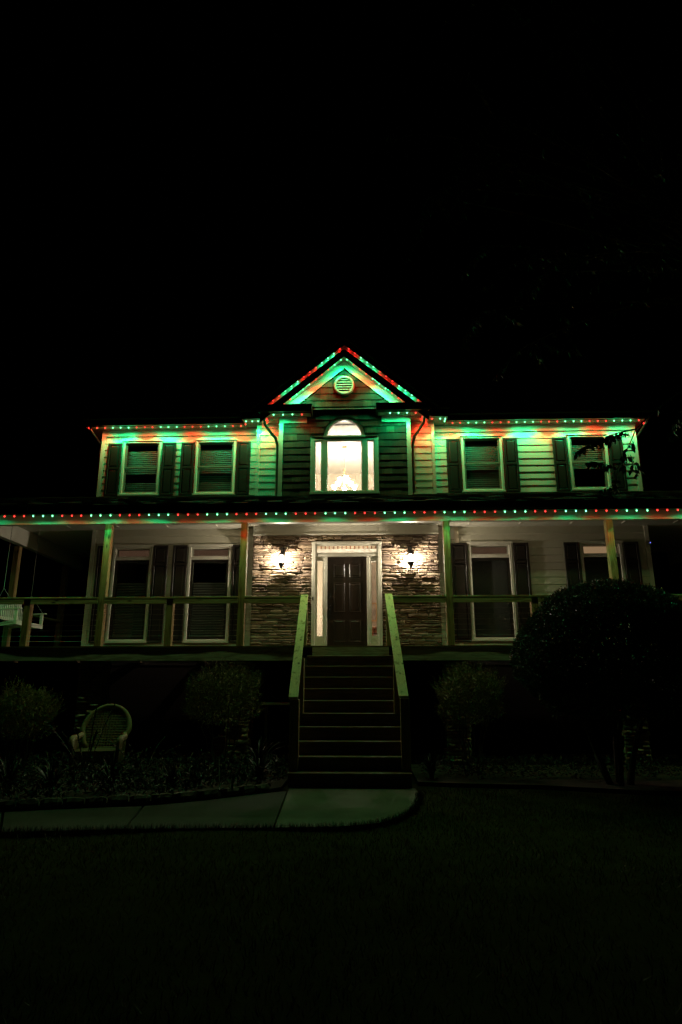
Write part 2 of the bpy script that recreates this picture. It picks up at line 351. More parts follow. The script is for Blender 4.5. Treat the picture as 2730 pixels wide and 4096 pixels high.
def siding(parent, x0, x1, z0, z1, y, holes, ex=EX, name='siding_board', mat=None):
    k = 0; z = z1
    while z > z0 + 0.01:
        zb = max(z - ex, z0); segs = [(x0, x1)]
        for h in holes:
            for lo_, hi_ in ((h[3], z), (zb, h[2])):      # the slice of this course above or below an opening
                if zb + 0.008 < hi_ and lo_ < z - 0.008 and lo_ >= zb - 1e-6 and hi_ <= z + 1e-6 and hi_ - lo_ > 0.012 and hi_ - lo_ < ex - 0.002:
                    build(MB().prism([(y - 0.026, lo_), (y - 0.010, hi_ + 0.006), (y - 0.001, hi_ + 0.006), (y - 0.001, lo_)], h[0] + 0.001, h[1] - 0.001, 'X'), name, mat or M['siding'], parent)
            if h[2] < z - 0.01 and h[3] > zb + 0.01:
                ns = []
                for a, b_ in segs:
                    if h[1] <= a or h[0] >= b_: ns.append((a, b_)); continue
                    if h[0] > a: ns.append((a, h[0]))
                    if h[1] < b_: ns.append((h[1], b_))
                segs = ns
        for a, b_ in segs:
            if b_ - a < 0.02: continue
            # long courses are butted from two boards
            cuts = [a, b_]
            if b_ - a > 3.0: cuts = [a, a + (b_ - a) * random.uniform(0.35, 0.65), b_]
            for p, q in zip(cuts[:-1], cuts[1:]):
                j = random.uniform(-0.0015, 0.0015)
                mb = MB().prism([(y - 0.026 + j, zb - 0.006), (y - 0.026 + j, zb + 0.004), (y - 0.009, z + 0.010), (y - 0.001, z + 0.010), (y - 0.001, zb - 0.006)], p + 0.001, q - 0.001, 'X')
                build(mb, name, mat or M['siding'], parent)
        z = zb
def wing(x0, x1, xin0, xin1, up, low):
    w = build(holes_wall(x0, x1, FL - 0.3, ZS, YW, YW + 0.12, [h for h in up + low]), 'wall', M['sheath'], house)
    cornL, cornR = x0, x1
    siding(w, xin0, xin1, 4.10, 6.28, YW, up + [(s[0], s[1], 4.0, 4.0) for s in []])
    siding(w, xin0, xin1, FL + 0.02, 3.80, YW, low)
    bx('frieze_board', M['trim'], w, x0, x1, YW - 0.032, YW - 0.001, 6.285, 6.471)
    bx('frieze_moulding', M['trim'], w, x0, x1, YW - 0.045, YW - 0.033, 6.285, 6.305)
    return w
wL = wing(WX0, MX0, WX0 + 0.10, MX0, UW[:2], LWN[:2])
wR = wing(MX1, WX1, MX1, WX1 - 0.10, UW[2:], LWN[2:])
for w, a, b_ in ((wL, WX0, WX0 + 0.098), (wR, WX1 - 0.098, WX1)):
    bx('corner_board', M['trim'], w, a, b_, YW - 0.035, YW - 0.001, FL, 6.284)
# side, back and gable-end walls of the main block (never seen from the lawn, but they close it)
for x in (WX0, WX1 - 0.1): bx('side_wall', M['siding'], house, x, x + 0.1, YW + 0.121, 25.0, G, 6.44)
bx('back_wall', M['siding'], house, WX0, WX1, 25.0, 25.12, G, 6.44)
bx('foundation_wall', M['mortar'], house, WX0, WX1, YW + 0.01, YW + 0.2, G, FL - 0.301)
bx('floor_slab', M['dark'], house, WX0 + 0.11, -1.60, YW + 0.125, 24.99, 3.90, 4.10); bx('floor_slab', M['dark'], house, 2.35, WX1 - 0.11, YW + 0.125, 24.99, 3.90, 4.10)
for a, b_ in ((WX0 + 0.11, -1.60), (2.35, WX1 - 0.11)):
    bx('partition', M['dark'], house, a, b_, 18.6, 18.7, FL, 3.89); bx('partition', M['dark'], house, a, b_, 18.6, 18.7, 4.11, 6.4)
bx('attic_floor', M['dark'], house, WX0 + 0.02, WX1 - 0.02, YW - 0.02, 24.99, 6.475, 6.60)

# ---- windows
slat_cache = {}
def slat(parent, x0, x1, y, z, tilt=1.15):
    w = round(x1 - x0, 3)
    if w not in slat_cache:
        mb = MB(); mb.add([(-w / 2, -0.025, 0), (w / 2, -0.025, 0), (w / 2, 0, 0.004), (-w / 2, 0, 0.004), (w / 2, 0.025, 0), (-w / 2, 0.025, 0)], [(0, 1, 2, 3), (3, 2, 4, 5)])
        slat_cache[w] = mesh('slat', mb.v, mb.f, M['blind'])
    return link('slat', slat_cache[w], parent, ((x0 + x1) / 2, y, z), (tilt, 0, 0))
def frame_mb(x0, x1, z0, z1, t, y0, y1, sides=(1, 1, 1, 1), c=0.0):
    mb = MB()
    mb.box(x0, x0 + t, y0, y1, z0, z1, c); mb.box(x1 - t, x1, y0, y1, z0, z1, c)
    mb.box(x0 + t + .0005, x1 - t - .0005, y0, y1, z0, z0 + t, c); mb.box(x0 + t + .0005, x1 - t - .0005, y0, y1, z1 - t, z1, c)
    return mb
def upper_window(x0, x1, z0, z1, blind_bottom):
    w = build(frame_mb(x0 - 0.002, x1 + 0.002, z0, z1, 0.062, YW - 0.052, YW + 0.05, c=0.006), 'window', M['trim'], house)
    bx('head_cap', M['trim'], w, x0 - 0.03, x1 + 0.03, YW - 0.075, YW - 0.0535, z1 - 0.012, z1 + 0.018)
    bx('sill', M['trim'], w, x0 - 0.012, x1 + 0.012, YW - 0.085, YW - 0.0535, z0 - 0.012, z0 + 0.022)
    a, b_, c, d = x0 + 0.062, x1 - 0.062, z0 + 0.062, z1 - 0.062; mid = (c + d) / 2 + 0.02
    for (zz0, zz1, yo) in ((mid - 0.02, d, 0.0), (c, mid + 0.02, 0.022)):
        build(frame_mb(a + 0.004, b_ - 0.004, zz0 + 0.002, zz1 - 0.002, 0.040, YW - 0.012 + yo, YW + 0.010 + yo), 'sash', M['sash'], w)
        pane('pane', M['pane'], w, a + 0.044, b_ - 0.044, YW - 0.003 + yo, zz0 + 0.042, zz1 - 0.042)
    build(frame_mb(a - 0.02, b_ + 0.02, c - 0.02, d + 0.02, 0.05, YW + 0.052, YW + 0.14), 'jamb', M['sash'], w)
    z = d - 0.02
    while z > blind_bottom:
        slat(w, a + 0.03, b_ - 0.03, YW + 0.095, z); z -= 0.054
    bx('blind_headrail', M['blind'], w, a + 0.03, b_ - 0.03, YW + 0.055, YW + 0.11, d - 0.012, d + 0.012)
for i, u in enumerate(UW): upper_window(*u, blind_bottom=(4.80, 4.80, 4.82, 5.25)[i])
def lower_window(x0, x1, z0, z1, blinds, lit):
    w = build(frame_mb(x0 - 0.002, x1 + 0.002, z0, z1, 0.065, YW - 0.052, YW + 0.05, c=0.006), 'window', M['trim'], house)
    bx('head_cap', M['trim'], w, x0 - 0.03, x1 + 0.03, YW - 0.07, YW - 0.0535, z1 - 0.03, z1 + 0.02)
    bx('sill', M['trim'], w, x0 - 0.02, x1 + 0.02, YW - 0.09, YW - 0.0535, z0 - 0.015, z0 + 0.025)
    zt = 3.06; a, b_, c, d = x0 + 0.065, x1 - 0.065, z0 + 0.065, z1 - 0.065
    bx('transom_bar', M['trim'], w, a + 0.001, b_ - 0.001, YW - 0.045, YW + 0.05, zt - 0.035, zt + 0.035)
    build(frame_mb(a + 0.003, b_ - 0.003, zt + 0.037, d - 0.002, 0.022, YW - 0.010, YW + 0.012), 'transom_sash', M['trim'], w)
    pane('transom_pane', M['pane'], w, a + 0.025, b_ - 0.025, YW - 0.002, zt + 0.06, d - 0.025)
    build(frame_mb(a + 0.003, b_ - 0.003, c + 0.003, zt - 0.037, 0.055, YW - 0.012, YW + 0.012), 'sash', M['shutter'], w)
    pane('pane', M['pane'], w, a + 0.058, b_ - 0.058, YW - 0.003, c + 0.06, zt - 0.095)
    build(frame_mb(a - 0.02, b_ + 0.02, c - 0.02, d + 0.02, 0.05, YW + 0.052, YW + 0.14), 'jamb', M['sash'], w)
    if lit: bx('transom_glow', lit, w, a + 0.03, b_ - 0.03, YW + 0.10, YW + 0.104, zt + 0.02, d - 0.02)  # glowing panel stands in for the dimly lit room behind
    if blinds:
        z = blinds
        while z > c + 0.02: slat(w, a + 0.06, b_ - 0.06, YW + 0.085, z); z -= 0.06
    else:
        bx('roller_shade', M['screen'], w, a + 0.05, b_ - 0.05, YW + 0.09, YW + 0.094, c + 0.03, zt - 0.06)
for i, u in enumerate(LWN): lower_window(*u, blinds=(2.45, 2.45, 0, 0)[i], lit=(M['lit'], M['lit'], M['lit'], M['lit2'])[i])
def shutter(x0, x1, z0, z1, split):
    s_ = build(frame_mb(x0, x1, z0, z1, 0.055, YW - 0.070, YW - 0.034, c=0.004), 'shutter', M['shutter'], house)
    zs = z0 + (z1 - z0) * split
    bx('rail', M['shutter'], s_, x0 + 0.056, x1 - 0.056, YW - 0.068, YW - 0.034, zs - 0.035, zs + 0.035, 0.004)
    for a, b_ in ((z0 + 0.055, zs - 0.035), (zs + 0.035, z1 - 0.055)):
        i = 0.035; xa, xb, za, zb = x0 + 0.056, x1 - 0.056, a + 0.001, b_ - 0.001; y0, y1 = YW - 0.045, YW - 0.062
        mb = MB().add([(xa, y0, za), (xb, y0, za), (xb, y0, zb), (xa, y0, zb), (xa + i, y1, za + i), (xb - i, y1, za + i), (xb - i, y1, zb - i), (xa + i, y1, zb - i)],
                      [(0, 1, 5, 4), (1, 2, 6, 5), (2, 3, 7, 6), (3, 0, 4, 7), (4, 5, 6, 7)])
        build(mb, 'panel', M['shutter'], s_)
for a, b_ in ((-6.590, -6.235), (-5.170, -4.815), (-4.680, -4.335), (-3.235, -2.885), (2.10, 2.445), (3.535, 3.885), (4.765, 5.115), (6.150, 6.500)):
    shutter(a, b_, 4.68, 6.095, 0.52)
for a, b_ in ((-6.600, -6.240), (-5.195, -4.835), (-4.710, -4.350), (-3.232, -2.872), (2.10, 2.49), (3.595, 3.965), (4.815, 5.170), (6.230, 6.585)):
    shutter(a, b_, 1.02, 3.385, 0.80)

# ---- entry section: stone below, siding strips above, the gable bay in the middle
DT = (-1.262, 0.408, FL, 3.395)      # outside of the door surround
ew = build(holes_wall(MX0, MX1, FL - 0.3, 3.84, YS + 0.045, YS + 0.20, [DT]), 'entry_wall', M['mortar'], house)
bx('frieze_board', M['trim'], ew, MX0, MX1, YS - 0.03, YS + 0.044, 3.572, 3.797)
bx('frieze_moulding', M['trim'], ew, MX0, MX1, YS - 0.045, YS - 0.031, 3.572, 3.60)
for x0, x1 in ((MX0, MX0 + 0.045), (MX1 - 0.045, MX1)): bx('return_wall', M['siding'], ew, x0, x1, YS + 0.201, YW - 0.04, FL - 0.3, 6.46)
def stone_mesh(k):
    r = random.Random(100 + k); nxs, nzs = 6, 4; V = []; F = []
    for j in range(nzs):
        for i in range(nxs):
            u, w = i / (nxs - 1) - 0.5, j / (nzs - 1) - 0.5
            edge = max(abs(u), abs(w)) > 0.49
            corner = abs(u) > 0.49 and abs(w) > 0.49
            uu = u * (0.97 if corner else 1) + r.uniform(-0.015, 0.015); ww = w * (0.80 if corner else 1) + r.uniform(-0.05, 0.05)
            V.append((uu, -(0.62 if edge else 1.0) + r.uniform(-0.16, 0.16), max(-0.52, min(0.52, ww))))
    nb = len(V); ring = [i for i in range(nxs)] + [j * nxs + nxs - 1 for j in range(1, nzs)] + [(nzs - 1) * nxs + i for i in range(nxs - 2, -1, -1)] + [j * nxs for j in range(nzs - 2, 0, -1)]
    V += [(V[i][0], 0.25, V[i][2]) for i in ring]
    F += [(j * nxs + i, j * nxs + i + 1, (j + 1) * nxs + i + 1, (j + 1) * nxs + i) for j in range(nzs - 1) for i in range(nxs - 1)]
    L = len(ring); F += [(ring[i], nb + i, nb + (i + 1) % L, ring[(i + 1) % L]) for i in range(L)]
    return mesh('stone', V, F, M['stone'])
STONES = [stone_mesh(k) for k in range(28)]
def ledge(x0, x1, z0, z1, holes, yface, depth=0.05, hh=(0.05, 0.105), ll=(0.13, 0.44)):
    out = []; z = z0
    while z < z1 - 0.015:
        h = random.uniform(*hh); h = min(h, z1 - z)
        if z1 - z - h < 0.035: h = z1 - z
        segs = [(x0, x1)]
        for q in holes:
            if q[2] < z + h - 0.004 and q[3] > z + 0.004:
                ns = []
                for a, b_ in segs:
                    if q[1] <= a or q[0] >= b_: ns.append((a, b_)); continue
                    if q[0] > a: ns.append((a, q[0]))
                    if q[1] < b_: ns.append((q[1], b_))
                segs = ns
        for a, b_ in segs:
            x = a
            while x < b_ - 0.01:
                l = random.uniform(*ll) * (0.75 + 0.5 * random.random()); l = min(l, b_ - x)
                if b_ - x - l < 0.09: l = b_ - x
                parts = [(z, h)]
                if h > 0.085 and random.random() < 0.38: f = random.uniform(0.4, 0.6); parts = [(z, h * f), (z + h * f, h * (1 - f))]
                for (pz, ph) in parts:
                    out.append((x + l / 2, yface, pz + ph / 2, max(0.03, l - 0.006), depth * random.uniform(0.35, 1.6), ph - 0.009, random.uniform(-0.03, 0.03)))
                x += l
        z += h
    return out
def lay(stones, parent, limit=9999):
    stones.sort(key=lambda s_: -s_[3] * s_[5])
    for s_ in stones[:limit]:
        link('stone', random.choice(STONES), parent, s_[:3], (0, max(-0.03, min(0.03, s_[6] * 0.2 / s_[3])), 0), (s_[3], s_[4], s_[5]))
    if len(stones) > limit:
        mb = MB()
        for s_ in stones[limit:]:
            me = random.choice(STONES)
            mb.add([(s_[0] + v_.co.x * s_[3], s_[1] + v_.co.y * s_[4], s_[2] + v_.co.z * s_[5]) for v_ in me.vertices], [tuple(p.vertices) for p in me.polygons])
        tag(build(mb, 'small_stones', M['stone'], parent), kind='stuff')
lay(ledge(MX0, MX1, FL, 3.57, [(DT[0] - 0.004, DT[1] + 0.004, DT[2], DT[3] + 0.004)], YS + 0.043), ew, 292)

# door surround, transom, sidelights, door
sur = MB()
zt0, zt1 = 3.06, 3.345
for x0, x1 in ((DT[0], DT[0] + 0.085), (DT[1] - 0.085, DT[1])): sur.box(x0, x1, YS - 0.045, YS + 0.10, FL, DT[3] - 0.0555, 0.005)
sur.box(DT[0] - 0.012, DT[1] + 0.012, YS - 0.055, YS + 0.10, DT[3] - 0.055, DT[3], 0.005)
sur.box(DT[0] + 0.0855, DT[1] - 0.0855, YS - 0.030, YS + 0.10, 3.03, 3.095, 0.004)
for x0, x1 in ((-0.955, -0.892), (0.052, 0.115)): sur.box(x0, x1, YS - 0.030, YS + 0.10, FL, 3.0295, 0.004)
ds = build(sur, 'door_surround', M['trim'], house)
build(frame_mb(DT[0] + 0.086, DT[1] - 0.086, 3.096, DT[3] - 0.056, 0.035, YS - 0.005, YS + 0.05), 'transom_sash', M['trim'], ds)
pane('transom_pane', M['pane'], ds, DT[0] + 0.12, DT[1] - 0.12, YS + 0.02, 3.13, DT[3] - 0.09)
for a, b_ in ((-1.176, -0.956), (0.116, 0.322)):
    mb = MB(); mb.box(a + .001, a + 0.045, YS - 0.005, YS + 0.05, FL + .02, 3.029); mb.box(b_ - 0.045, b_ - .001, YS - 0.005, YS + 0.05, FL + .02, 3.029)
    mb.box(a + 0.0455, b_ - 0.0455, YS - 0.005, YS + 0.05, FL + .02, FL + 0.35); mb.box(a + 0.0455, b_ - 0.0455, YS - 0.005, YS + 0.05, 2.93, 3.029)
    sl = build(mb, 'sidelight', M['trim'], house)
    pane('pane', M['pane'], sl, a + 0.046, b_ - 0.046, YS + 0.02, FL + 0.351, 2.929)
dx0, dx1, dz0, dz1 = -0.890, 0.050, FL + 0.035, 3.028
door = bx('door', M['door'], house, dx0, dx1, YS + 0.035, YS + 0.08, dz0, dz1)
dh = dz1 - dz0
for (u0, u1, v0, v1) in ((0.16, 0.44, 0.085, 0.315), (0.56, 0.84, 0.085, 0.315), (0.16, 0.44, 0.40, 0.715), (0.56, 0.84, 0.40, 0.715), (0.16, 0.44, 0.775, 0.92), (0.56, 0.84, 0.775, 0.92)):
    xa, xb, za, zb = dx0 + u0 * 0.94, dx0 + u1 * 0.94, dz0 + v0 * dh, dz0 + v1 * dh; y0 = YS + 0.0345
    rim_ = [(0.0, 0.0), (0.012, 0.0), (0.02, 0.004), (0.045, -0.008)]
    mb = MB(); V = []
    for ins, dep in [(0, 0), (0.010, -0.009), (0.022, -0.002), (0.045, -0.010)]:
        V += [(xa + ins, y0 + dep, za + ins), (xb - ins, y0 + dep, za + ins), (xb - ins, y0 + dep, zb - ins), (xa + ins, y0 + dep, zb - ins)]
    F = [(k * 4 + i, k * 4 + (i + 1) % 4, k * 4 + 4 + (i + 1) % 4, k * 4 + 4 + i) for k in range(3) for i in range(4)] + [(12, 13, 14, 15)]
    build(mb.add(V, F), 'panel', M['door'], door)
mb = MB().box(-0.862, -0.802, YS + 0.024, YS + 0.0345, 1.56, 1.92, 0.004); mb.tube([(-0.832, YS + 0.02, 1.62), (-0.832, YS - 0.04, 1.66), (-0.832, YS - 0.045, 1.74), (-0.832, YS + 0.02, 1.80)], 0.011)
mb.tube([(-0.832, YS + 0.03, 1.87), (-0.832, YS - 0.03, 1.87)], 0.024, 12)
build(mb, 'handle', M['black'], door)
mb = MB().box(-0.862, -0.802, YS + 0.022, YS + 0.0345, 2.03, 2.16, 0.006).tube([(-0.832, YS + 0.03, 2.095), (-0.832, YS + 0.01, 2.095)], 0.028, 12)
build(mb, 'deadbolt', M['black'], door)
bx('threshold', M['nose'], house, DT[0] + .005, DT[1] - .005, YS - 0.06, YS + 0.12, FL + 0.001, FL + 0.034)
bx('doorbell', M['black'], house, -1.242, -1.212, YS - 0.062, YS - 0.0455, 1.98, 2.06)

# upper middle section (siding strips either side of the bay)
mw = build(holes_wall(MX0, MX1, 3.84, 6.47, YS, YS + 0.12, [(FX0, FX1, 4.12, 6.468)]), 'wall', M['sheath'], house)
siding(mw, MX0 + 0.085, BX0 - 0.002, 4.05, 6.36, YS, []); siding(mw, BX1 + 0.002, MX1 - 0.085, 4.05, 6.36, YS, [])
for a, b_ in ((MX0, MX0 + 0.083), (MX1 - 0.083, MX1)): bx('corner_board', M['trim'], mw, a, b_, YS - 0.035, YS - 0.001, 4.0, 6.47)
for a, b_ in ((MX0 + 0.0835, BX0 - 0.002), (BX1 + 0.002, MX1 - 0.0835)): bx('frieze_board', M['trim'], mw, a, b_, YS - 0.032, YS - 0.001, 6.362, 6.47)

# gable bay: cedar shingles round an arched window group
SL = 0.845
zrake = lambda x: 7.80 - SL * abs(x - XC)
WIN = (-1.255, 0.325, 4.52, 5.945)
AR, AZ = 0.50, 5.945
bay = MB(); y0, y1 = YB, YB + 0.12
def bayface(y, flip):
    # wall polygon strips with the window opening left out
    P = MB(); xs = [BX0, WIN[0]] + [XC + AR * math.cos(math.pi - math.pi * k / 16) for k in range(17)] + [WIN[1], BX1]
    for a, b_ in zip(xs[:-1], xs[1:]):
        def col(x): return zrake(x) if zrake(x) < 7.81 else 7.8
        tops = (col(a), col(b_)); mid = (a + b_) / 2; quads = []
        apexsplit = a < XC < b_
        if mid < WIN[0] or mid > WIN[1]: quads.append(((4.0, 4.0), tops))
        else:
            quads.append(((4.0, 4.0), (WIN[2], WIN[2])))
            if abs(mid - XC) > AR: quads.append(((WIN[3], WIN[3]), tops))
            else:
                za = AZ + math.sqrt(max(0, AR ** 2 - (a - XC) ** 2)); zb = AZ + math.sqrt(max(0, AR ** 2 - (b_ - XC) ** 2)); quads.append(((za, zb), tops))
        for (l0, l1), (t0, t1) in quads:
            q = [(a, y, l0), (b_, y, l1), (b_, y, t1), (a, y, t0)]; P.add(q, [(3, 2, 1, 0) if flip else (0, 1, 2, 3)])
    return P
f1, f2 = bayface(y0, False), bayface(y1, True); bay.add(f1.v, f1.f).add(f2.v, f2.f)
for x in (BX0, BX1): bay.add([(x, y0, 4.0), (x, YS + 0.01, 4.0), (x, YS + 0.01, 6.5), (x, y0, 6.5)], [(0, 1, 2, 3)])
bw = build(bay, 'gable_wall', M['sheath'], house)
k = 0; z = 4.12
while z < 7.75:
    zb, zt = z, min(z + EX, 7.80); x = BX0 + 0.1 + (k % 2) * 0.03
    xmax = BX1 - 0.1
    while x < xmax - 0.02:
        w = min(random.uniform(0.14, 0.27), xmax - x)
        if xmax - x - w < 0.06: w = xmax - x
        a, b_ = x + 0.002, x + w - 0.002; x += w
        # clip at the window group, the arch and the rakes
        if zt > WIN[2] - 0.07 and zb < WIN[3] - 0.02:
            lo, hi = WIN[0] - 0.045, WIN[1] + 0.045
            if a >= lo and b_ <= hi and zb > WIN[2] - 0.10: continue
            if zb > WIN[2] - 0.12:
                if a < lo < b_: b_ = lo
                elif a < hi < b_: a = hi
        if zt > WIN[3] - 0.03 and abs((a + b_) / 2 - XC) < AR + 0.2:
            ra = AR + 0.03; dz = zb + 0.06 - AZ; half = math.sqrt(max(0, ra * ra - max(dz, 0) ** 2)) if dz < ra else 0
            if half > 0:
                if a > XC - half and b_ < XC + half: continue
                if a < XC - half < b_: b_ = XC - half
                elif a < XC + half < b_: a = XC + half
        m_ = max(abs(a - XC), abs(b_ - XC)); top_l, top_r = min(zt, zrake(a) - 0.002), min(zt, zrake(b_) - 0.002)
        if b_ - a < 0.03 or min(top_l, top_r) < zb - 0.1 or max(top_l, top_r) < zb + 0.02: continue
        top_l, top_r = max(top_l, zb + 0.004), max(top_r, zb + 0.004)
        j = random.uniform(-0.004, 0.004); t = random.uniform(0.020, 0.028); dz = random.uniform(-0.004, 0.002)
        mb = MB().add([(a, YB - t, zb + dz - 0.012), (b_, YB - t, zb + dz - 0.012), (b_, YB - 0.006, top_r + 0.006), (a, YB - 0.006, top_l + 0.006),
                       (a, YB - 0.001, zb + dz - 0.012), (b_, YB - 0.001, zb + dz - 0.012), (b_, YB - 0.001, top_r + 0.006), (a, YB - 0.001, top_l + 0.006)],
                      [(0, 1, 2, 3), (0, 4, 5, 1), (1, 5, 6, 2), (3, 7, 4, 0), (2, 6, 7, 3)])
        build(mb, 'shingle', M['cedar'], bw)
    z = zt; k += 1
for a, b_ in ((BX0, BX0 + 0.099), (BX1 - 0.099, BX1)): bx('corner_board', M['trim'], bw, a, b_, YB - 0.035, YB - 0.001, 4.05, 6.50)
for a, b_ in ((BX0 + 0.0995, -1.395), (0.46, BX1 - 0.0995)): bx('frieze_board', M['trim'], bw, a, b_, YB - 0.045, YB - 0.029, 6.338, 6.50)
# window group
wg = MB(); yo, yi = YB - 0.055, YB + 0.06
wg.box(WIN[0] - 0.04, WIN[0] + 0.06, yo, yi, WIN[2], WIN[3] + 0.03, 0.005); wg.box(WIN[1] - 0.06, WIN[1] + 0.04, yo, yi, WIN[2], WIN[3] + 0.03, 0.005)
for a, b_ in ((-1.02, -0.895), (-0.035, 0.09)): wg.box(a, b_, yo + 0.006, yi, WIN[2] + 0.0505, 5.865, 0.005)
wg.box(WIN[0] + 0.0605, WIN[1] - 0.0605, yo + 0.002, yi, WIN[2], WIN[2] + 0.05, 0.005)
wg.box(WIN[0] + 0.0605, WIN[1] - 0.0605, yo + 0.002, yi, 5.866, WIN[3] + 0.03, 0.005)
gw = build(wg, 'gable_window', M['trim'], house)
bx('sill', M['trim'], gw, WIN[0] - 0.055, WIN[1] + 0.055, YB - 0.085, YB - 0.056, WIN[2] - 0.035, WIN[2] + 0.012)
bx('head_band', M['trim'], gw, XC - 0.53, XC + 0.53, YB - 0.075, YB - 0.056, 5.945, 5.985)
for a, b_ in ((WIN[0] - 0.06, XC - 0.532), (XC + 0.532, WIN[1] + 0.06)): bx('head_cap', M['black'], gw, a, b_, YB - 0.085, YB - 0.0555, 5.976, 5.996)
def archring(r0, r1, ya, yb, n_=28, z_=AZ + 0.03):
    mb = MB(); V = []
    for k_ in range(n_ + 1):
        t = math.pi * k_ / n_; c_, s_ = math.cos(t), math.sin(t)
        V += [(XC + r0 * c_, ya, z_ + r0 * s_), (XC + r1 * c_, ya, z_ + r1 * s_), (XC + r1 * c_, yb, z_ + r1 * s_), (XC + r0 * c_, yb, z_ + r0 * s_)]
    F = [(k_ * 4 + i, k_ * 4 + (i + 1) % 4, k_ * 4 + 4 + (i + 1) % 4, k_ * 4 + 4 + i) for k_ in range(n_) for i in range(4)] + [(0, 1, 2, 3), tuple(n_ * 4 + i for i in (3, 2, 1, 0))]
    return mb.add(V, F)
build(archring(0.435, 0.50, YB - 0.055, YB + 0.06), 'arch_frame', M['trim'], gw)
build(archring(0.4215, 0.4345, YB - 0.02, YB + 0.04), 'arch_sash', M['black'], gw)
build(archring(0.501, 0.522, YB - 0.075, YB - 0.02), 'arch_cap', M['black'], gw)
mb = MB(); V = [(XC + 0.4215 * math.cos(math.pi * k_ / 24), YB + 0.01, AZ + 0.03 + 0.4215 * math.sin(math.pi * k_ / 24)) for k_ in range(25)]
build(mb.add(V, [tuple(range(25))]), 'arch_pane', M['pane'], gw)
for a, b_ in ((WIN[0] + 0.061, -1.021), (-0.894, -0.036), (0.091, WIN[1] - 0.061)):
    build(frame_mb(a, b_, WIN[2] + 0.051, 5.865, 0.022 if b_ - a < 0.5 else 0.018, YB - 0.015, YB + 0.03), 'sash', M['trim'], gw)
    pane('pane', M['pane'], gw, a + 0.023, b_ - 0.023, YB + 0.005, WIN[2] + 0.075, 5.842)
# round louvred vent
VC = (-0.470, 7.333)
mb = MB(); V = []; nseg = 32
prof = [(0.198, 0.0), (0.198, -0.05), (0.235, -0.055), (0.262, -0.045), (0.262, 0.0)]
for k_ in range(nseg):
    t = 2 * math.pi * k_ / nseg
    V += [(VC[0] + r * math.cos(t), YB - 0.02 + d, VC[1] + r * math.sin(t)) for r, d in prof]
L = len(prof); F = [(k_ * L + i, k_ * L + i + 1, ((k_ + 1) % nseg) * L + i + 1, ((k_ + 1) % nseg) * L + i) for k_ in range(nseg) for i in range(L - 1)]
vent = build(mb.add(V, F), 'gable_vent', M['trim'], house, True)
mb = MB().add([(VC[0] + 0.2 * math.cos(2 * math.pi * k_ / 32), YB - 0.028, VC[1] + 0.2 * math.sin(2 * math.pi * k_ / 32)) for k_ in range(32)], [tuple(range(32))])
build(mb, 'backing', M['black'], vent)
for k_ in range(6):
    z = VC[1] - 0.165 + k_ * 0.066; hw = math.sqrt(max(0.001, 0.198 ** 2 - (z - VC[1]) ** 2)) - 0.003
    mb = MB().prism([(YB - 0.068, z - 0.020), (YB - 0.058, z - 0.022), (YB - 0.030, z + 0.016), (YB - 0.038, z + 0.020)], VC[0] - hw, VC[0] + hw, 'X'); build(mb, 'louvre', M['trim'], vent)

# ---- roofs, soffits, gutters
def roofslab(pts, th=0.05):
    mb = MB(); V = [Vector(p) for p in pts]; n_ = (V[1] - V[0]).cross(V[2] - V[0]).normalized()
    if n_.z < 0: n_ = -n_
    k_ = len(V); mb.add(V + [p + n_ * th for p in V], [tuple(range(k_ - 1, -1, -1)), tuple(range(k_, 2 * k_))] + [(i, (i + 1) % k_, (i + 1) % k_ + k_, i + k_) for i in range(k_)])
    return mb
build(roofslab([(-7.14, 15.17, 6.58), (7.18, 15.17, 6.58), (7.18, 20.3, 10.0), (-7.14, 20.3, 10.0)]), 'roof', M['roof'], house)
build(roofslab([(-7.14, 25.5, 6.53), (7.18, 25.5, 6.53), (7.18, 20.31, 10.0), (-7.14, 20.31, 10.0)]), 'roof', M['roof'], house)
for x in (WX0, WX1 - 0.1): build(MB().prism([(YW + 0.12, 6.441), (25.0, 6.441), (20.3, 9.9)], x, x + 0.1, 'X'), 'gable_end', M['siding'], house)
for a, b_ in ((-7.10, -3.005), (2.068, 7.14)): bx('soffit', M['soffit'], house, a, b_, 15.29, YW - 0.0005, 6.472, 6.49)
bx('soffit', M['soffit'], house, -3.0, 2.062, 15.045, YS - 0.0005, 6.485, 6.51)
bx('soffit', M['soffit'], house, -3.0, MX0 - 0.001, YS, YW, 6.4905, 6.51); bx('soffit', M['soffit'], house, MX1 + 0.001, 2.062, YS, YW, 6.4905, 6.51)
for a, b_, y_, z0_, z1_ in ((-7.12, -3.01, 15.285, 6.455, 6.60), (2.075, 7.16, 15.285, 6.455, 6.60), (-3.04, -2.42, 15.04, 6.47, 6.66), (1.50, 2.105, 15.04, 6.47, 6.66)):
    g = build(MB().prism([(y_ - 0.01, z0_), (y_ - 0.07, z0_ + 0.005), (y_ - 0.095, z0_ + 0.05), (y_ - 0.10, z1_), (y_ - 0.01, z1_)], a, b_, 'X'), 'gutter', M['black'], house)
    bx('fascia', M['fascia'], house, a + 0.01, b_ - 0.01, y_ - 0.0095, y_ + 0.005, z0_ - 0.004, z1_ + 0.02)
for x in (-3.035, 2.078): bx('fascia', M['fascia'], house, x, x + 0.022, 15.048, 15.275, 6.466, 6.66)
build(roofslab([(-3.07, 14.95, 6.64), (2.14, 14.95, 6.64), (2.14, 15.9, 7.3), (-3.07, 15.9, 7.3)]), 'roof', M['roof'], house)
for s_ in (-1, 1): bx('rake_soffit', M['soffit'], house, *((-7.10, WX0 - 0.001) if s_ < 0 else (WX1 + 0.001, 7.14)), YW, 24.9, 6.472, 6.49)
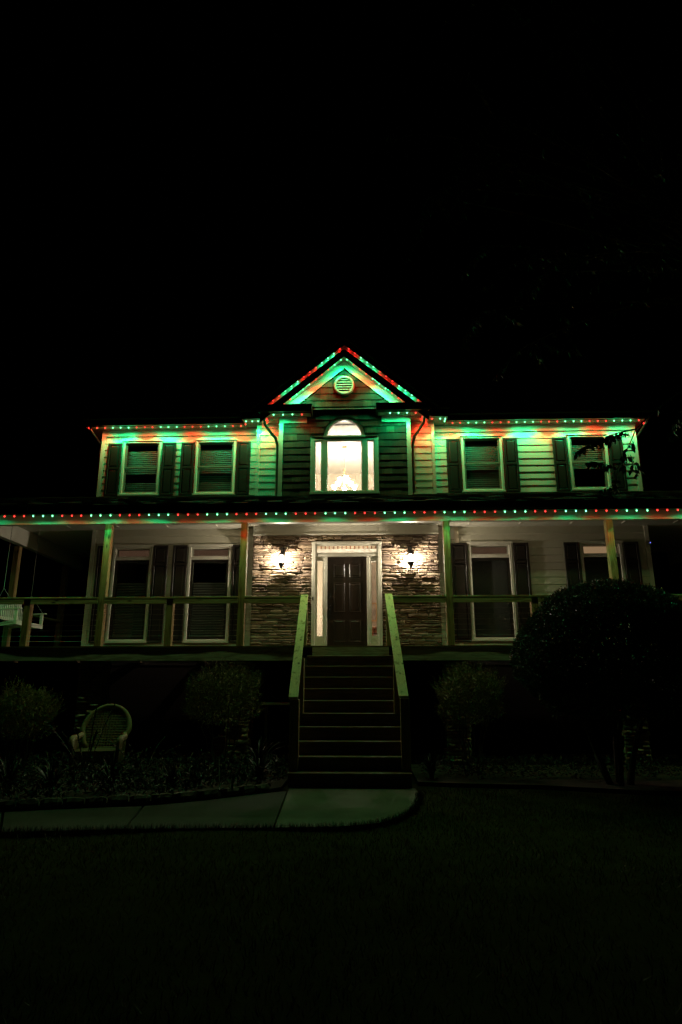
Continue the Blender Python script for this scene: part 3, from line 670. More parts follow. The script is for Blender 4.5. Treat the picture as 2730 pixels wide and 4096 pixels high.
# bay roof: two slopes, dark rake fascias, sloping soffits
for s_ in (-1, 1):
    # front gable of the bay: thin roof, dark fascia
    e2 = 2.06
    build(roofslab([(XC, YF - 0.02, 8.165), (XC + s_ * e2, YF - 0.02, 8.165 - SL * e2), (XC + s_ * e2, YR + 0.12, 8.165 - SL * e2), (XC, YR + 0.12, 8.165)], 0.03), 'roof', M['roof'], house)
    P = [(XC, YF, 8.175), (XC + s_ * e2, YF, 8.175 - SL * e2), (XC + s_ * e2, YF, 8.0 - SL * e2), (XC, YF, 8.0)]
    mb = MB().add(P + [(p[0], YF + 0.03, p[2]) for p in P], [(0, 1, 2, 3), (7, 6, 5, 4), (0, 4, 5, 1), (1, 5, 6, 2), (2, 6, 7, 3), (3, 7, 4, 0)]); build(mb, 'rake_fascia', M['fascia'], house)
    P = [(XC, YB - 0.045, 8.033), (XC + s_ * 1.56, YB - 0.045, 8.033 - SL * 1.56), (XC + s_ * 1.56, YB - 0.045, 7.815 - SL * 1.56), (XC, YB - 0.045, 7.815)]
    mb = MB().add(P + [(p[0], YB - 0.0295, p[2]) for p in P], [(0, 1, 2, 3), (7, 6, 5, 4), (0, 4, 5, 1), (1, 5, 6, 2), (2, 6, 7, 3), (3, 7, 4, 0)]); build(mb, 'rake_frieze', M['trim'], house)
    # larger gable standing behind it: roof, dark fascia, cream frieze under it
    S2 = 0.84; e = 2.30
    build(roofslab([(XC, YR - 0.06, 8.63), (XC + s_ * e, YR - 0.06, 8.63 - S2 * e), (XC + s_ * e, 17.5, 8.63 - S2 * e), (XC, 19.5, 8.63)], 0.05), 'roof', M['roof'], house)
    P = [(XC, YR, 8.64), (XC + s_ * e, YR, 8.64 - S2 * e), (XC + s_ * e, YR, 8.452 - S2 * e), (XC, YR, 8.452)]
    mb = MB().add(P + [(p[0], YR + 0.03, p[2]) for p in P], [(0, 1, 2, 3), (7, 6, 5, 4), (0, 4, 5, 1), (1, 5, 6, 2), (2, 6, 7, 3), (3, 7, 4, 0)]); build(mb, 'rake_fascia', M['fascia'], house)
    P = [(XC, YR + 0.08, 8.50), (XC + s_ * 2.05, YR + 0.08, 8.50 - S2 * 2.05), (XC + s_ * 2.05, YR + 0.08, 7.95 - S2 * 2.05), (XC, YR + 0.08, 7.95)]
    mb = MB().add(P + [(p[0], YR + 0.11, p[2]) for p in P], [(0, 1, 2, 3), (7, 6, 5, 4), (0, 4, 5, 1), (1, 5, 6, 2), (2, 6, 7, 3), (3, 7, 4, 0)]); build(mb, 'rake_frieze', M['trim'], house)
    e3 = 1.72
    P = [(XC, YF + 0.031, 8.035), (XC + s_ * e3, YF + 0.031, 8.035 - SL * e3), (XC + s_ * e3, YB - 0.03, 8.035 - SL * e3), (XC, YB - 0.03, 8.035)]
    mb = MB().add(P + [(p[0], p[1], p[2] + 0.02) for p in P], [(0, 1, 2, 3), (7, 6, 5, 4), (0, 4, 5, 1), (1, 5, 6, 2), (2, 6, 7, 3), (3, 7, 4, 0)]); build(mb, 'rake_soffit', M['soffit'], house)
    # boxed eave return
    xo, xi = (-2.53, -1.275) if s_ < 0 else (1.59, 0.343)
    a, b_ = min(xo, xi), max(xo, xi)
    # gutter-like dark front, inner end closed, outer end cream
    bx('return_fascia', M['fascia'], house, a, b_, YF - 0.03, YF, 6.475, 6.66)
    bx('return_end', M['fascia'], house, min(xi, xi - s_ * 0.02), max(xi, xi - s_ * 0.02), YF + 0.0005, YB - 0.031, 6.485, 6.66)
    bx('return_side', M['trim'], house, min(xo, xo - s_ * 0.02), max(xo, xo - s_ * 0.02), YF + 0.0005, YS - 0.03, 6.485, 6.70)
    bx('return_soffit', M['soffit'], house, a + 0.021, b_ - 0.021, YF + 0.0005, YB - 0.031, 6.502, 6.522)
    so = (xo + 0.021, BX0 - 0.001) if s_ < 0 else (BX1 + 0.001, xo - 0.021)
    bx('return_soffit', M['soffit'], house, so[0], so[1], YB - 0.030, YS - 0.033, 6.502, 6.522)
    build(roofslab([(a - 0.03, YF - 0.07, 6.665), (b_ + 0.03, YF - 0.07, 6.665), (b_ + 0.03, YB - 0.02, 6.76), (a - 0.03, YB - 0.02, 6.76)], 0.03), 'return_roof', M['roof'], house)
    build(MB().prism([(YF - 0.031, 6.485), (YF - 0.10, 6.495), (YF - 0.125, 6.54), (YF - 0.13, 6.645), (YF - 0.031, 6.645)], a - 0.02, b_ + 0.02, 'X'), 'gutter', M['black'], house)
    # downspout with its swan neck, down the strip of siding
    d0 = -2.44 if s_ < 0 else 1.50; d1 = -2.155 if s_ < 0 else 1.235
    yd = YS - 0.085
    pts = [(d0, YF + 0.05, 6.48), (d0, YF + 0.06, 6.36), (d0 + (d1 - d0) * 0.10, YF + 0.12, 6.24), (d0 + (d1 - d0) * 0.45, YF + 0.30, 6.13), (d0 + (d1 - d0) * 0.85, yd - 0.10, 6.03), (d1, yd - 0.02, 5.86), (d1, yd, 5.7),
           (d1, yd, 5.0), (d1, yd, 4.62), (d1, yd - 0.02, 4.53), (d1 + s_ * -0.0 - 0.06 * -s_ * -1, yd - 0.12, 4.44)]
    build(MB().tube(pts, 0.036, 10), 'downspout', M['bronze'], house, True)
# wing corner downspouts at the ends
for s_, x, xc_ in ((-1, -6.98, WX0 - 0.045), (1, 7.04, WX1 + 0.045)):
    build(MB().tube([(x, 15.24, 6.46), (x, 15.26, 6.36), (x + (xc_ - x) * 0.5, 15.48, 6.22), (xc_, YW + 0.06, 6.1), (xc_, YW + 0.08, 5.6), (xc_, YW + 0.08, 4.75)], 0.034, 10), 'downspout', M['black'], house, True)

# ---- the lit foyer behind door and gable window
FX0, FX1, FYB, FZC = -1.47, 0.42, 19.35, 6.47
bx('foyer_wall', M['plaster'], house, FX0 - 0.1, FX0, YS + 0.21, 23, FL, FZC)
bx('foyer_wall', M['plaster'], house, FX1, FX1 + 0.1, YB + 0.13, FYB, 3.80, FZC)
bx('foyer_wall', M['plaster'], house, FX0, FX1, FYB, FYB + 0.1, 3.80, FZC)
bx('foyer_wall', M['plaster'], house, FX0 - 0.1, FX0, YB + 0.13, YS + 0.2, 4.1, FZC)
bx('foyer_ceiling', M['ceil'], house, FX0 - 0.1, FX1 + 0.1, YB + 0.13, FYB + 0.1, FZC + 0.001, FZC + 0.005)
for z in (3.86,): bx('foyer_lintel', M['plaster'], house, FX0, FX1, YB + 0.13, YS + 0.195, 4.05, 4.12)
bx('foyer_header', M['plaster'], house, FX0, FX1, YS + 0.201, YS + 0.26, 3.5, 4.121)
bx('room_wall', M['plaster'], house, 2.2, 2.3, YS + 0.21, 23, FL, 3.79); bx('room_wall', M['plaster'], house, FX0, 2.2, 22.9, 23.0, FL, 3.79)
bx('room_ceiling', M['ceil'], house, FX1 + 0.001, 2.2, YS + 0.21, 22.9, 3.50, 3.795); bx('room_ceiling', M['ceil'], house, FX0, FX1, 18.1, 22.9, 3.40, 3.795)
bx('foyer_floor', M['floorwood'], house, FX0, 2.2, YS + 0.125, 22.9, FL - 0.05, FL)
bx('added_hall_wall', M['art'], house, -0.05, 1.0, 18.02, 18.09, FL + 0.001, 3.39)  # added wall that catches chandelier light so the right sidelight looks brighter
bx('added_lit_wall', M['plaster'], house, FX0 + 0.001, -1.0, 17.8, 17.9, FL + 0.001, 3.39)  # added facing the door to take lamp light and brighten the left sidelight
rail = bx('landing_rail', M['tablewood'], house, FX0, FX1, 18.14, 18.20, 4.68, 4.74)
for k_ in range(15): bx('baluster', M['tablewood'], rail, FX0 + 0.1 + k_ * 0.12, FX0 + 0.13 + k_ * 0.12, 18.155, 18.185, 3.796, 4.679)
bx('staircase_wall', M['plaster'], house, FX1 + 0.5, FX1 + 0.56, 17.4, 22.8, FL + 0.001, 3.499)

# ================================================================== PORCH
porch = thing('porch', 'covered front porch with pine posts, cable railing and dark stained deck', 'porch', (0, 13.4, G))
PX0, PX1 = -8.62, 9.0
PF = 13.20                         # deck front edge
bs = [PF + 0.002 + k_ * 0.1385 for k_ in range(17)]
for k_, yb in enumerate(bs):
    if k_ == 0:
        # front board a little wavy, so that its shadow on the rim board wanders
        mb = MB(); xs = np.linspace(PX0, PX1, 90); V = []
        for x in xs:
            e = PF - 0.013 - 0.005 * math.sin(x * 1.9 + 1) * math.sin(x * 0.7) - 0.0015 * math.sin(x * 7)
            V += [(x, e, FL - 0.03), (x, yb + 0.13, FL - 0.03), (x, yb + 0.13, FL), (x, e, FL)]
        F = [(i * 4 + j, i * 4 + (j + 1) % 4, i * 4 + 4 + (j + 1) % 4, i * 4 + 4 + j) for i in range(89) for j in range(4)] + [(0, 1, 2, 3), (359, 358, 357, 356)]
        build(mb.add(V, F), 'deck_board', M['deck'], porch)
    else:
        s_ = -1.5 + random.uniform(-3, 3); b_ = min(yb + 0.132, YS + 0.03)
        bx('deck_board', M['deck'], porch, PX0, s_ - 0.001, yb, b_, FL - 0.028, FL - 0.001); bx('deck_board', M['deck'], porch, s_ + 0.001, PX1, yb, b_, FL - 0.028, FL - 0.001)
for x0, x1 in ((PX0, -1.275), (0.625, PX1)): bx('rim_board', M['rim'], porch, x0, x1, PF, PF + 0.04, 0.515, FL - 0.0305)
for k_ in range(12): bx('joist', M['deck'], porch, PX0 + 0.3 + k_ * 1.5, PX0 + 0.34 + k_ * 1.5, PF + 0.041, YW, 0.56, FL - 0.0305)
# roof, beam, ceiling
ye, ze, yr, zr = 12.82, 3.665, 15.59, 4.66
sl = (zr - ze) / (yr - ye)
build(roofslab([(-9.3, ye, ze - 0.03), (9.6, ye, ze - 0.03), (9.6, yr, zr - 0.03), (-9.3, yr, zr - 0.03)], 0.03), 'porch_roof', M['roof'], porch)
mb = MB(); k_ = 0; y = ye - 0.02
while y < yr - 0.05:
    x = -9.3 + (k_ % 3) * 0.11
    while x < 9.6:
        w = 0.30 + random.uniform(-0.07, 0.07); t = random.uniform(0.010, 0.022); z = ze + (y - ye) * sl + 0.002
        mb.add([(x, y, z), (x + w - 0.008, y, z), (x + w - 0.008, y, z + t), (x, y, z + t), (x, y + 0.17, z + 0.17 * sl + 0.002), (x + w - 0.008, y + 0.17, z + 0.17 * sl + 0.002)], [(0, 1, 2, 3), (3, 2, 5, 4)]); x += w
    y += 0.142; k_ += 1
tag(build(mb, 'roof_shingles', M['roof'], porch), kind='stuff')
build(MB().prism([(12.93, 3.480), (12.87, 3.482), (12.835, 3.53), (12.825, 3.665), (12.93, 3.665)], -9.3, 9.6, 'X'), 'gutter', M['black'], porch)
bx('fascia', M['fascia'], porch, -9.3, 9.6, 12.931, 12.955, 3.478, 3.66)
bx('eave_soffit', M['soffit'], porch, -9.3, 9.6, 12.956, 13.229, 3.575, 3.595)
bx('beam', M['trim'], porch, -8.66, 9.0, 13.23, 13.37, 3.36, 3.83, 0.004)
bx('side_beam', M['trim'], porch, -8.63, -8.47, 13.371, 19.0, 3.405, 3.83, 0.004); bx('side_beam', M['trim'], porch, 8.85, 9.0, 13.371, 19.0, 3.405, 3.83, 0.004)
x = -8.469
while x < 8.84:
    x1_ = min(x + 1.22, 8.849); bx('ceiling_panel', M['soffit'], porch, x + 0.002, x1_ - 0.002, 13.371, YW - 0.002, 3.80, 3.815)
    bx('batten', M['trim'], porch, x1_ - 0.016, x1_ + 0.016, 13.372, YS - 0.04, 3.788, 3.7995); x = x1_
for x0, x1 in ((-8.469, WX0 - 0.002), (WX1 + 0.002, 8.849)): bx('ceiling_panel', M['soffit'], porch, x0, x1, YW, 19.0, 3.80, 3.815); bx('side_roof', M['roof'], porch, x0 - 0.5, x1 + 0.3, YW, 19, 3.9, 4.0)
bx('deck_side', M['deck'], porch, PX0, WX0 - 0.002, 15.58, 19, FL - 0.03, FL - 0.002); bx('deck_side', M['deck'], porch, WX1 + 0.002, PX1, 15.58, 19, FL - 0.03, FL - 0.002)
# posts and railing
def post(x0, x1, y0, y1, z0, z1, name='post', par=None, mat=None): return bx(name, mat or M['pineZ'], par or porch, x0, x1, y0, y1, z0, z1, 0.008)
PY0, PY1 = 13.235, 13.375
MAIN = [(-8.62, -8.48), (-5.508, -5.366), (-2.598, -2.460), (1.645, 1.785), (5.005, 5.145), (8.5, 8.64)]
for a, b_ in MAIN: post(a, b_, PY0, PY1, FL + .001, 3.359)
post(-8.62, -8.48, 15.36, 15.50, FL + .001, 3.359); post(-8.62, -8.48, 18.0, 18.14, FL + .001, 3.359)
INT = [(-7.055, -6.915), (-4.075, -3.935), (3.352, 3.492), (6.9, 7.04), (-1.315, -1.175), (0.425, 0.565)]
RZ = 1.800
for a, b_ in INT: 
    p = post(a, b_, PY0, PY1, FL + .001, RZ - 0.0405, 'rail_post')
spans = sorted([(a, b_, 1) for a, b_ in MAIN] + [(a, b_, 0) for a, b_ in INT])
runs = [(-8.48, -5.508), (-5.366, -2.598), (-2.460, -1.176), (0.426, 1.645), (1.785, 5.005), (5.145, 8.5)]
for a, b_ in runs:
    bx('top_rail', M['pineX'], porch, a + .001, b_ - .001, 13.213, 13.36, RZ - 0.04, RZ, 0.005)
    ks = [a] + [p[0] for p in INT if a < p[0] < b_ - 0.2] + [b_]; kr = [a] + [p[1] for p in INT if a < p[1] < b_ - 0.1]
    ins = sorted([p for p in INT if a < p[0] and p[1] < b_])
    seg = []; c_ = a
    for p in ins: seg.append((c_, p[0])); c_ = p[1]
    seg.append((c_, b_))
    for p, q in seg:
        if q - p < 0.2: continue
        bx('sub_rail', M['pineX'], porch, p + .001, q - .001, 13.2165, 13.2345, RZ - 0.145, RZ - 0.041, 0.004)
        for j in range(7):
            z = FL + 0.105 + j * 0.108
            cbl = build(MB().tube([(p, 13.305, z), ((p + q) / 2, 13.305, z - 0.003), (q, 13.305, z)], 0.0024, 5), 'cable', M['steel'], porch)
            f = MB()
            for e, s2 in ((p, 1), (q, -1)): f.tube([(e, 13.305, z), (e + s2 * 0.055, 13.305, z)], 0.0055, 6)
            build(f, 'cable_fitting', M['steel'], cbl)
bx('top_rail', M['pineY'], porch, -8.62, -8.475, 13.38, 15.355, RZ - 0.04, RZ, 0.005); bx('top_rail', M['pineY'], porch, -8.62, -8.475, 15.505, 17.995, RZ - 0.04, RZ, 0.005)
# stone piers below
for x0, x1 in ((-5.76, -5.29), (-2.76, -2.30), (1.57, 2.02), (4.93, 5.40), (-8.8, -8.3), (8.3, 8.8)):
    p = bx('pier', M['mortar'], porch, x0 + 0.03, x1 - 0.03, 13.33, 13.75, G, 0.50)
    st = ledge(x0, x1, G, 0.495, [], 13.328, 0.05, (0.06, 0.13), (0.13, 0.30)); lay(st, p, 300)
    side = ledge(13.30, 13.75, G, 0.495, [], 0, 0.05, (0.07, 0.14), (0.15, 0.30))
    for s2, xe in ((1, x1 - 0.03), (-1, x0 + 0.03)):
        for q in side: link('stone', random.choice(STONES), p, (xe - s2 * 0.004, q[0], q[2]), (0, 0, s2 * math.pi / 2), (q[3], q[4], q[5]))
bx('cross_rail', M['rim'], porch, -2.0, -1.345, 13.03, 13.12, -0.33, -0.29); 
for x in (-1.95, -1.42): bx('cross_rail_leg', M['deck'], porch, x, x + 0.05, 13.05, 13.10, G, -0.331)

# ================================================================== STAIRS
stairs = thing('staircase', 'wooden front steps in dark stain with two pale pine handrails', 'stairs', (-0.27, 11.6, G))
RUN, RISE = 0.28, 0.2045
SX0, SX1 = -1.19, 0.685
bx('top_riser', M['rim'], stairs, -1.055, 0.47, PF - 0.030, PF - 0.002, FL - 0.19, FL - 0.031)
for i in range(1, 11):
    zt = FL - RISE * i; yn = PF - RUN * i; sx0, sx1 = (SX0, SX1) if i == 10 else ((-1.16, 0.65) if i > 5 else (-1.14, 0.62))
    t = bx('tread', M['nose'], stairs, sx0, sx1, yn, yn + RUN - 0.002 + 0.02, zt - 0.035, zt, 0.006)
    bx('riser', M['stair'], stairs, sx0 + 0.01, sx1 - 0.01, yn + 0.022, yn + 0.042, max(zt - RISE, G) + 0.001, zt - 0.0355)
for x in (SX0 + 0.012, SX1 - 0.052, XC + 0.19):
    V = [(PF, FL - 0.25)] ; 
    for i in range(1, 11): V += [(PF - RUN * (i - 1) - 0.001, FL - RISE * i - 0.036), (PF - RUN * i + 0.043, FL - RISE * i - 0.036)]
    V += [(PF - RUN * 10 + 0.043, G), (PF - RUN * 9 + 0.3, G), (PF, FL - 0.62)]
    build(MB().prism(V, x, x + 0.04, 'X'), 'stringer', M['stair'], stairs)
zc = lambda y: 1.775 + (y - 13.2) * 0.75
for s_ in (-1, 1):
    top = (-1.234, 13.27, 1.815) if s_ < 0 else (0.484, 13.27, 1.828); bot = (-1.139, 10.575, -0.165) if s_ < 0 else (0.593, 10.575, -0.150)
    V = []; w = 0.0735
    cap = MB()
    for (cx_, y, z) in (top, bot):
        for sx, dz in ((-w, -0.02), (w, -0.02), (w, 0.02), (-w, 0.02)): V.append((cx_ + sx, y, z + dz))
    build(cap.add(V, [(0, 1, 2, 3), (7, 6, 5, 4), (0, 4, 5, 1), (1, 5, 6, 2), (2, 6, 7, 3), (3, 7, 4, 0)]), 'handrail', M['pineY'], stairs)
    V = []; 
    for (cx_, y, z) in ((top[0], 13.2, top[2] - 0.09), (bot[0], bot[1] + 0.12, bot[2] + 0.03)):
        for sx, dz in ((-0.02, -0.07), (0.02, -0.07), (0.02, 0.0), (-0.02, 0.0)): V.append((cx_ + sx, y, z + dz))
    build(MB().add(V, [(0, 1, 2, 3), (7, 6, 5, 4), (0, 4, 5, 1), (1, 5, 6, 2), (2, 6, 7, 3), (3, 7, 4, 0)]), 'sub_rail', M['pineZ'], stairs)
    xb = -1.195 if s_ < 0 else 0.54
    post(xb, xb + 0.145, 10.60, 10.74, FL - RISE * 10 + .001, -0.185 if s_ < 0 else -0.17, 'newel_post', stairs)
    xm = -1.205 if s_ < 0 else 0.482
    post(xm, xm + 0.138, 11.54, 11.68, FL - RISE * 6 + .001, 0.50, 'newel_post', stairs)
    for j in range(5):
        build(MB().tube([(bot[0], 10.75, -1.05 + j * 0.16), (bot[0], 11.53, -0.33 + j * 0.16)], 0.0024, 5), 'cable', M['steel'], stairs)

# ================================================================== LED STRINGS
bulb_mb = MB().lathe([(0.014, 0.004), (0.014, -0.010), (0.011, -0.018), (0.005, -0.023), (0.0005, -0.024)], (0, 0, 0), 8)
BULB = {c: mesh('bulb', bulb_mb.v, bulb_mb.f, M['bulb_' + c], True) for c in 'gr'}
# each LED has a lens: a main beam straight down and, on the eaves, a weak wide spill round it
LIGHT = {}
for kind, pw, size, blend, red in (('wing', P_SPOT, 120, 0.12, 0.33), ('spill', P_SPOT * 0.20, 178, 0.3, 0.75), ('return', P_GABLE, 116, 0.12, 1.3), ('returnspill', P_GABLE * 0.25, 178, 0.4, 0.9), ('gable', P_GABLE, 124, 0.15, 0.42), ('gablespill', P_GABLE * 0.35, 178, 0.4, 0.26), ('rear', P_GABLE * 0.07, 178, 0.5, 0.5), ('porch', P_PORCH, 100, 0.15, 0.46), ('porchspill', P_PORCH * 0.16, 178, 0.22, 0.6)):
    for c, colr, f_ in (('g', LED_G, 1.0), ('r', LED_R, red)):
        l = bpy.data.lights.new('led_beam', 'SPOT'); l.color = colr; l.energy = pw * f_; l.shadow_soft_size = 0.012
        l.spot_size = R(size); l.spot_blend = blend; LIGHT[kind, c] = l
def led_string(label, kind, runs):
    """runs: (start, end, pattern) ; pattern is a string of r / g, LEDs spread evenly from start to end"""
    p0 = Vector(runs[0][0]); t = thing('light_string', label, 'string lights', p0, 'red and green eave lights')
    for a, b_, pat, *own in runs:
        kd = own[0] if own else kind
        a, b_ = Vector(a), Vector(b_); d = (b_ - a).normalized(); n_ = len(pat)
        tr = MB(); up = Vector((0, 0, 1)); tr.bar(a - d * 0.07 + up * 0.012, b_ + d * 0.07 + up * 0.012, 0.034, 0.010)
        build(tr, 'track', M['track'], t)
        for i, c in enumerate(pat):
            q = a.lerp(b_, i / (n_ - 1) if n_ > 1 else 0)
            q = q + d * random.uniform(-0.006, 0.006) + up * random.uniform(-0.003, 0.002)      # hand-clipped, never quite even
            o = link('bulb', BULB[c], t, q, (random.uniform(-0.15, 0.15), random.uniform(-0.15, 0.15), 0))
            link('led_beam', LIGHT[kd, c], o, q + Vector((0, 0, -0.031)), None)
            if kd != 'rear': link('led_spill', LIGHT[{'wing': 'spill'}.get(kd, kd + 'spill'), c], o, q + Vector((0, 0, -0.029)))
    return t
yl = 15.32
led_string('row of red and green lights along the left wing eave', 'wing', [((-7.045, yl, 6.440), (-3.119, yl, 6.440), 'rrrgggrrrgggrrrgggrr')])
led_string('row of red and green lights along the right wing eave', 'wing', [((2.246, yl, 6.440), (6.875, yl, 6.440), 'rrgggrrrgggrrrgggrrrgggr'), ((7.08, yl, 6.44), (7.08, yl + 0.2, 6.44), 'rr')])
led_string('short light string on the eave jog left of the gable', 'wing', [((-2.985, 15.25, 6.457), (-2.985, 15.12, 6.457), 'r'), ((-2.94, 15.07, 6.457), (-2.632, 15.07, 6.457), 'ggg')])
led_string('short light string on the eave jog right of the gable', 'wing', [((1.712, 15.07, 6.457), (1.913, 15.07, 6.457), 'rg'), ((2.045, 15.09, 6.457), (2.045, 15.25, 6.457), 'gg')])
led_string('lights under the left boxed eave return of the gable', 'gable', [((-2.198, YF + 0.04, 6.470), (-1.502, YF + 0.04, 6.470), 'gggr'), ((-2.40, YF + 0.10, 6.470), (-2.40, YF + 0.51, 6.470), 'rrr', 'return')])
led_string('lights under the right boxed eave return of the gable', 'gable', [((0.663, YF + 0.04, 6.470), (1.283, YF + 0.04, 6.470), 'gggr'), ((1.46, YF + 0.10, 6.470), (1.46, YF + 0.51, 6.470), 'rrr', 'return')])
def rk(dx, z0, y): return (XC + dx, y, z0 - SL * abs(dx))
rq = lambda dx: (XC + dx, YR + 0.035, 8.452 - 0.84 * abs(dx))
led_string('outer light string climbing the gable rake to its peak', 'rear', [(rq(-1.94), rq(-0.115), 'rrrgggrrrgggr'), (rq(0.115), rq(2.0), 'rrgggrrrgggrr')])
led_string('inner light string under the gable soffit', 'gable', [(rk(-1.483, 8.003, YF + 0.05), rk(-0.08, 8.003, YF + 0.05), 'rrgggrrrgg'), (rk(0.08, 8.003, YF + 0.05), rk(1.50, 8.003, YF + 0.05), 'grrrgggrrr')])
sp = 0.2046; i0, i1 = -37, 40
pat = ''.join('g' if ((i + 1) // 3) % 2 == 0 else 'r' for i in range(i0, i1 + 1))
led_string('long row of red and green lights along the porch gutter', 'porch', [((-0.596 + sp * i0, 12.945, 3.476), (-0.596 + sp * i1, 12.945, 3.476), pat)])

# ================================================================== LANTERNS, CHANDELIER
def lantern(x, z, label):
    y = YS - 0.21
    t = thing('wall_lantern', label, 'lantern', (x, YS, z - 0.3), 'lanterns beside the front door')
    mb = MB().box(x - 0.045, x + 0.045, YS - 0.03, YS - 0.012, z + 0.08, z + 0.30, 0.006); build(mb, 'backplate', M['black'], t)
    pts = [(x, YS - 0.02, z + 0.15)] + [(x, YS - 0.02 - 0.19 * math.sin(a_ * math.pi / 12) , z + 0.15 + 0.12 * (1 - math.cos(a_ * math.pi / 6)) * 0.5 + 0.02 * math.sin(a_ * math.pi / 6)) for a_ in range(1, 7)] + [(x, y, z + 0.20), (x, y, z + 0.15)]
    build(MB().tube(pts, 0.010, 8), 'arm', M['black'], t, True)
    build(MB().lathe([(0.006, 0.185), (0.02, 0.16), (0.030, 0.142), (0.055, 0.115), (0.080, 0.085), (0.098, 0.072), (0.098, 0.062), (0.06, 0.062), (0.0, 0.07)], (x, y, z), 6, math.pi / 6), 'roof', M['black'], t)
    # six tapering bars and panes
    r0, r1, zt_, zb_ = 0.086, 0.070, 0.062, -0.120
    cage = MB()
    for k_ in range(6):
        a_ = math.pi / 6 + k_ * math.pi / 3; cage.bar((x + r0 * math.cos(a_), y + r0 * math.sin(a_), z + zt_), (x + r1 * math.cos(a_), y + r1 * math.sin(a_), z + zb_), 0.008, 0.008, up=(math.cos(a_), math.sin(a_), 0))
    cg = build(cage, 'cage', M['black'], t)
    for k_ in range(6):
        a0_, a1_ = math.pi / 6 + k_ * math.pi / 3, math.pi / 6 + (k_ + 1) * math.pi / 3
        P = [(x + (r1 - .002) * math.cos(a0_), y + (r1 - .002) * math.sin(a0_), z + zb_), (x + (r1 - .002) * math.cos(a1_), y + (r1 - .002) * math.sin(a1_), z + zb_), (x + (r0 - .002) * math.cos(a1_), y + (r0 - .002) * math.sin(a1_), z + zt_), (x + (r0 - .002) * math.cos(a0_), y + (r0 - .002) * math.sin(a0_), z + zt_)]
        build(MB().add(P, [(0, 1, 2, 3)]), 'pane', M['lglass'], cg)
    build(MB().lathe([(0.0, -0.120), (0.076, -0.120), (0.080, -0.130), (0.062, -0.165), (0.030, -0.205), (0.034, -0.225), (0.020, -0.245), (0.008, -0.265), (0.012, -0.275), (0.0, -0.29)], (x, y, z), 10), 'finial', M['black'], t, True)
    build(MB().lathe([(0.0, -0.119), (0.017, -0.119), (0.017, -0.068), (0.0, -0.068)], (x, y, z), 8), 'candle_sleeve', M['trim'], t, True)
    build(MB().lathe([(0.010, -0.067), (0.024, -0.050), (0.033, -0.03), (0.033, -0.012), (0.022, 0.012), (0.006, 0.024), (0.0, 0.025)], (x, y, z), 10), 'bulb', M['lantern'], t, True)
    return t
lantern(-1.972, 2.965, 'lit black wall lantern on the stone left of the door')
lantern(1.092, 2.965, 'lit black wall lantern on the stone right of the door')
CX, CY = -0.53, 17.0
ch = thing('chandelier', 'lit chandelier with pale glass bowls hanging behind the gable window', 'chandelier', (CX, CY, FZC))
build(MB().lathe([(0.0, -0.001), (0.075, -0.002), (0.07, -0.018), (0.02, -0.035), (0.0, -0.035)], (CX, CY, FZC), 20), 'canopy', M['frame'], ch, True)
chain = MB()
for k_ in range(24):
    z = FZC - 0.035 - k_ * 0.026; a_ = k_ * math.pi / 2
    chain.tube([(CX + 0.006 * math.cos(a_), CY + 0.006 * math.sin(a_), z), (CX + 0.009 * math.cos(a_), CY + 0.009 * math.sin(a_), z - 0.016), (CX, CY, z - 0.030), (CX - 0.009 * math.cos(a_), CY - 0.009 * math.sin(a_), z - 0.016), (CX - 0.006 * math.cos(a_), CY - 0.006 * math.sin(a_), z)], 0.0028, 5)
build(chain, 'chain', M['frame'], ch)
z0 = FZC - 0.65
build(MB().lathe([(0.004, 0), (0.012, -0.05), (0.016, -0.16), (0.010, -0.24), (0.028, -0.34), (0.05, -0.44), (0.022, -0.55), (0.03, -0.60), (0.0, -0.64)], (CX, CY, z0), 12), 'stem', M['frame'], ch, True)
for k_ in range(4):
    a_ = k_ * math.pi / 2 + 0.6; build(MB().tube([(CX, CY, z0 - 0.12), (CX + 0.018 * math.cos(a_), CY + 0.018 * math.sin(a_), z0 - 0.05), (CX + 0.055 * math.cos(a_), CY + 0.055 * math.sin(a_), z0 + 0.02)], [0.007, 0.006, 0.002], 6), 'leaf_scroll', M['frame'], ch)
def bowl(x, y, z, r=0.066):
    build(MB().lathe([(0.012, -0.062), (0.034, -0.058), (r * 0.72, -0.025), (r * 0.80, 0.0), (r, 0.04), (r * 0.97, 0.042), (r * 0.76, 0.0), (0.03, -0.05)], (x, y, z), 16), 'shade', M['shade'], ch, True)
for tier, n_, rad, dz, ph in ((0, 5, 0.29, -0.50, 0.35), (1, 3, 0.12, -0.30, 0.9)):
    for k_ in range(n_):
        a_ = ph + 2 * math.pi * k_ / n_; x, y = CX + rad * math.cos(a_), CY + rad * math.sin(a_)
        build(MB().tube([(CX, CY, z0 + dz - 0.04), (CX + rad * 0.4 * math.cos(a_), CY + rad * 0.4 * math.sin(a_), z0 + dz - 0.13), (CX + rad * 0.85 * math.cos(a_), CY + rad * 0.85 * math.sin(a_), z0 + dz - 0.12), (x, y, z0 + dz - 0.06)], 0.007, 6), 'arm', M['frame'], ch, True)
        bowl(x, y, z0 + dz)
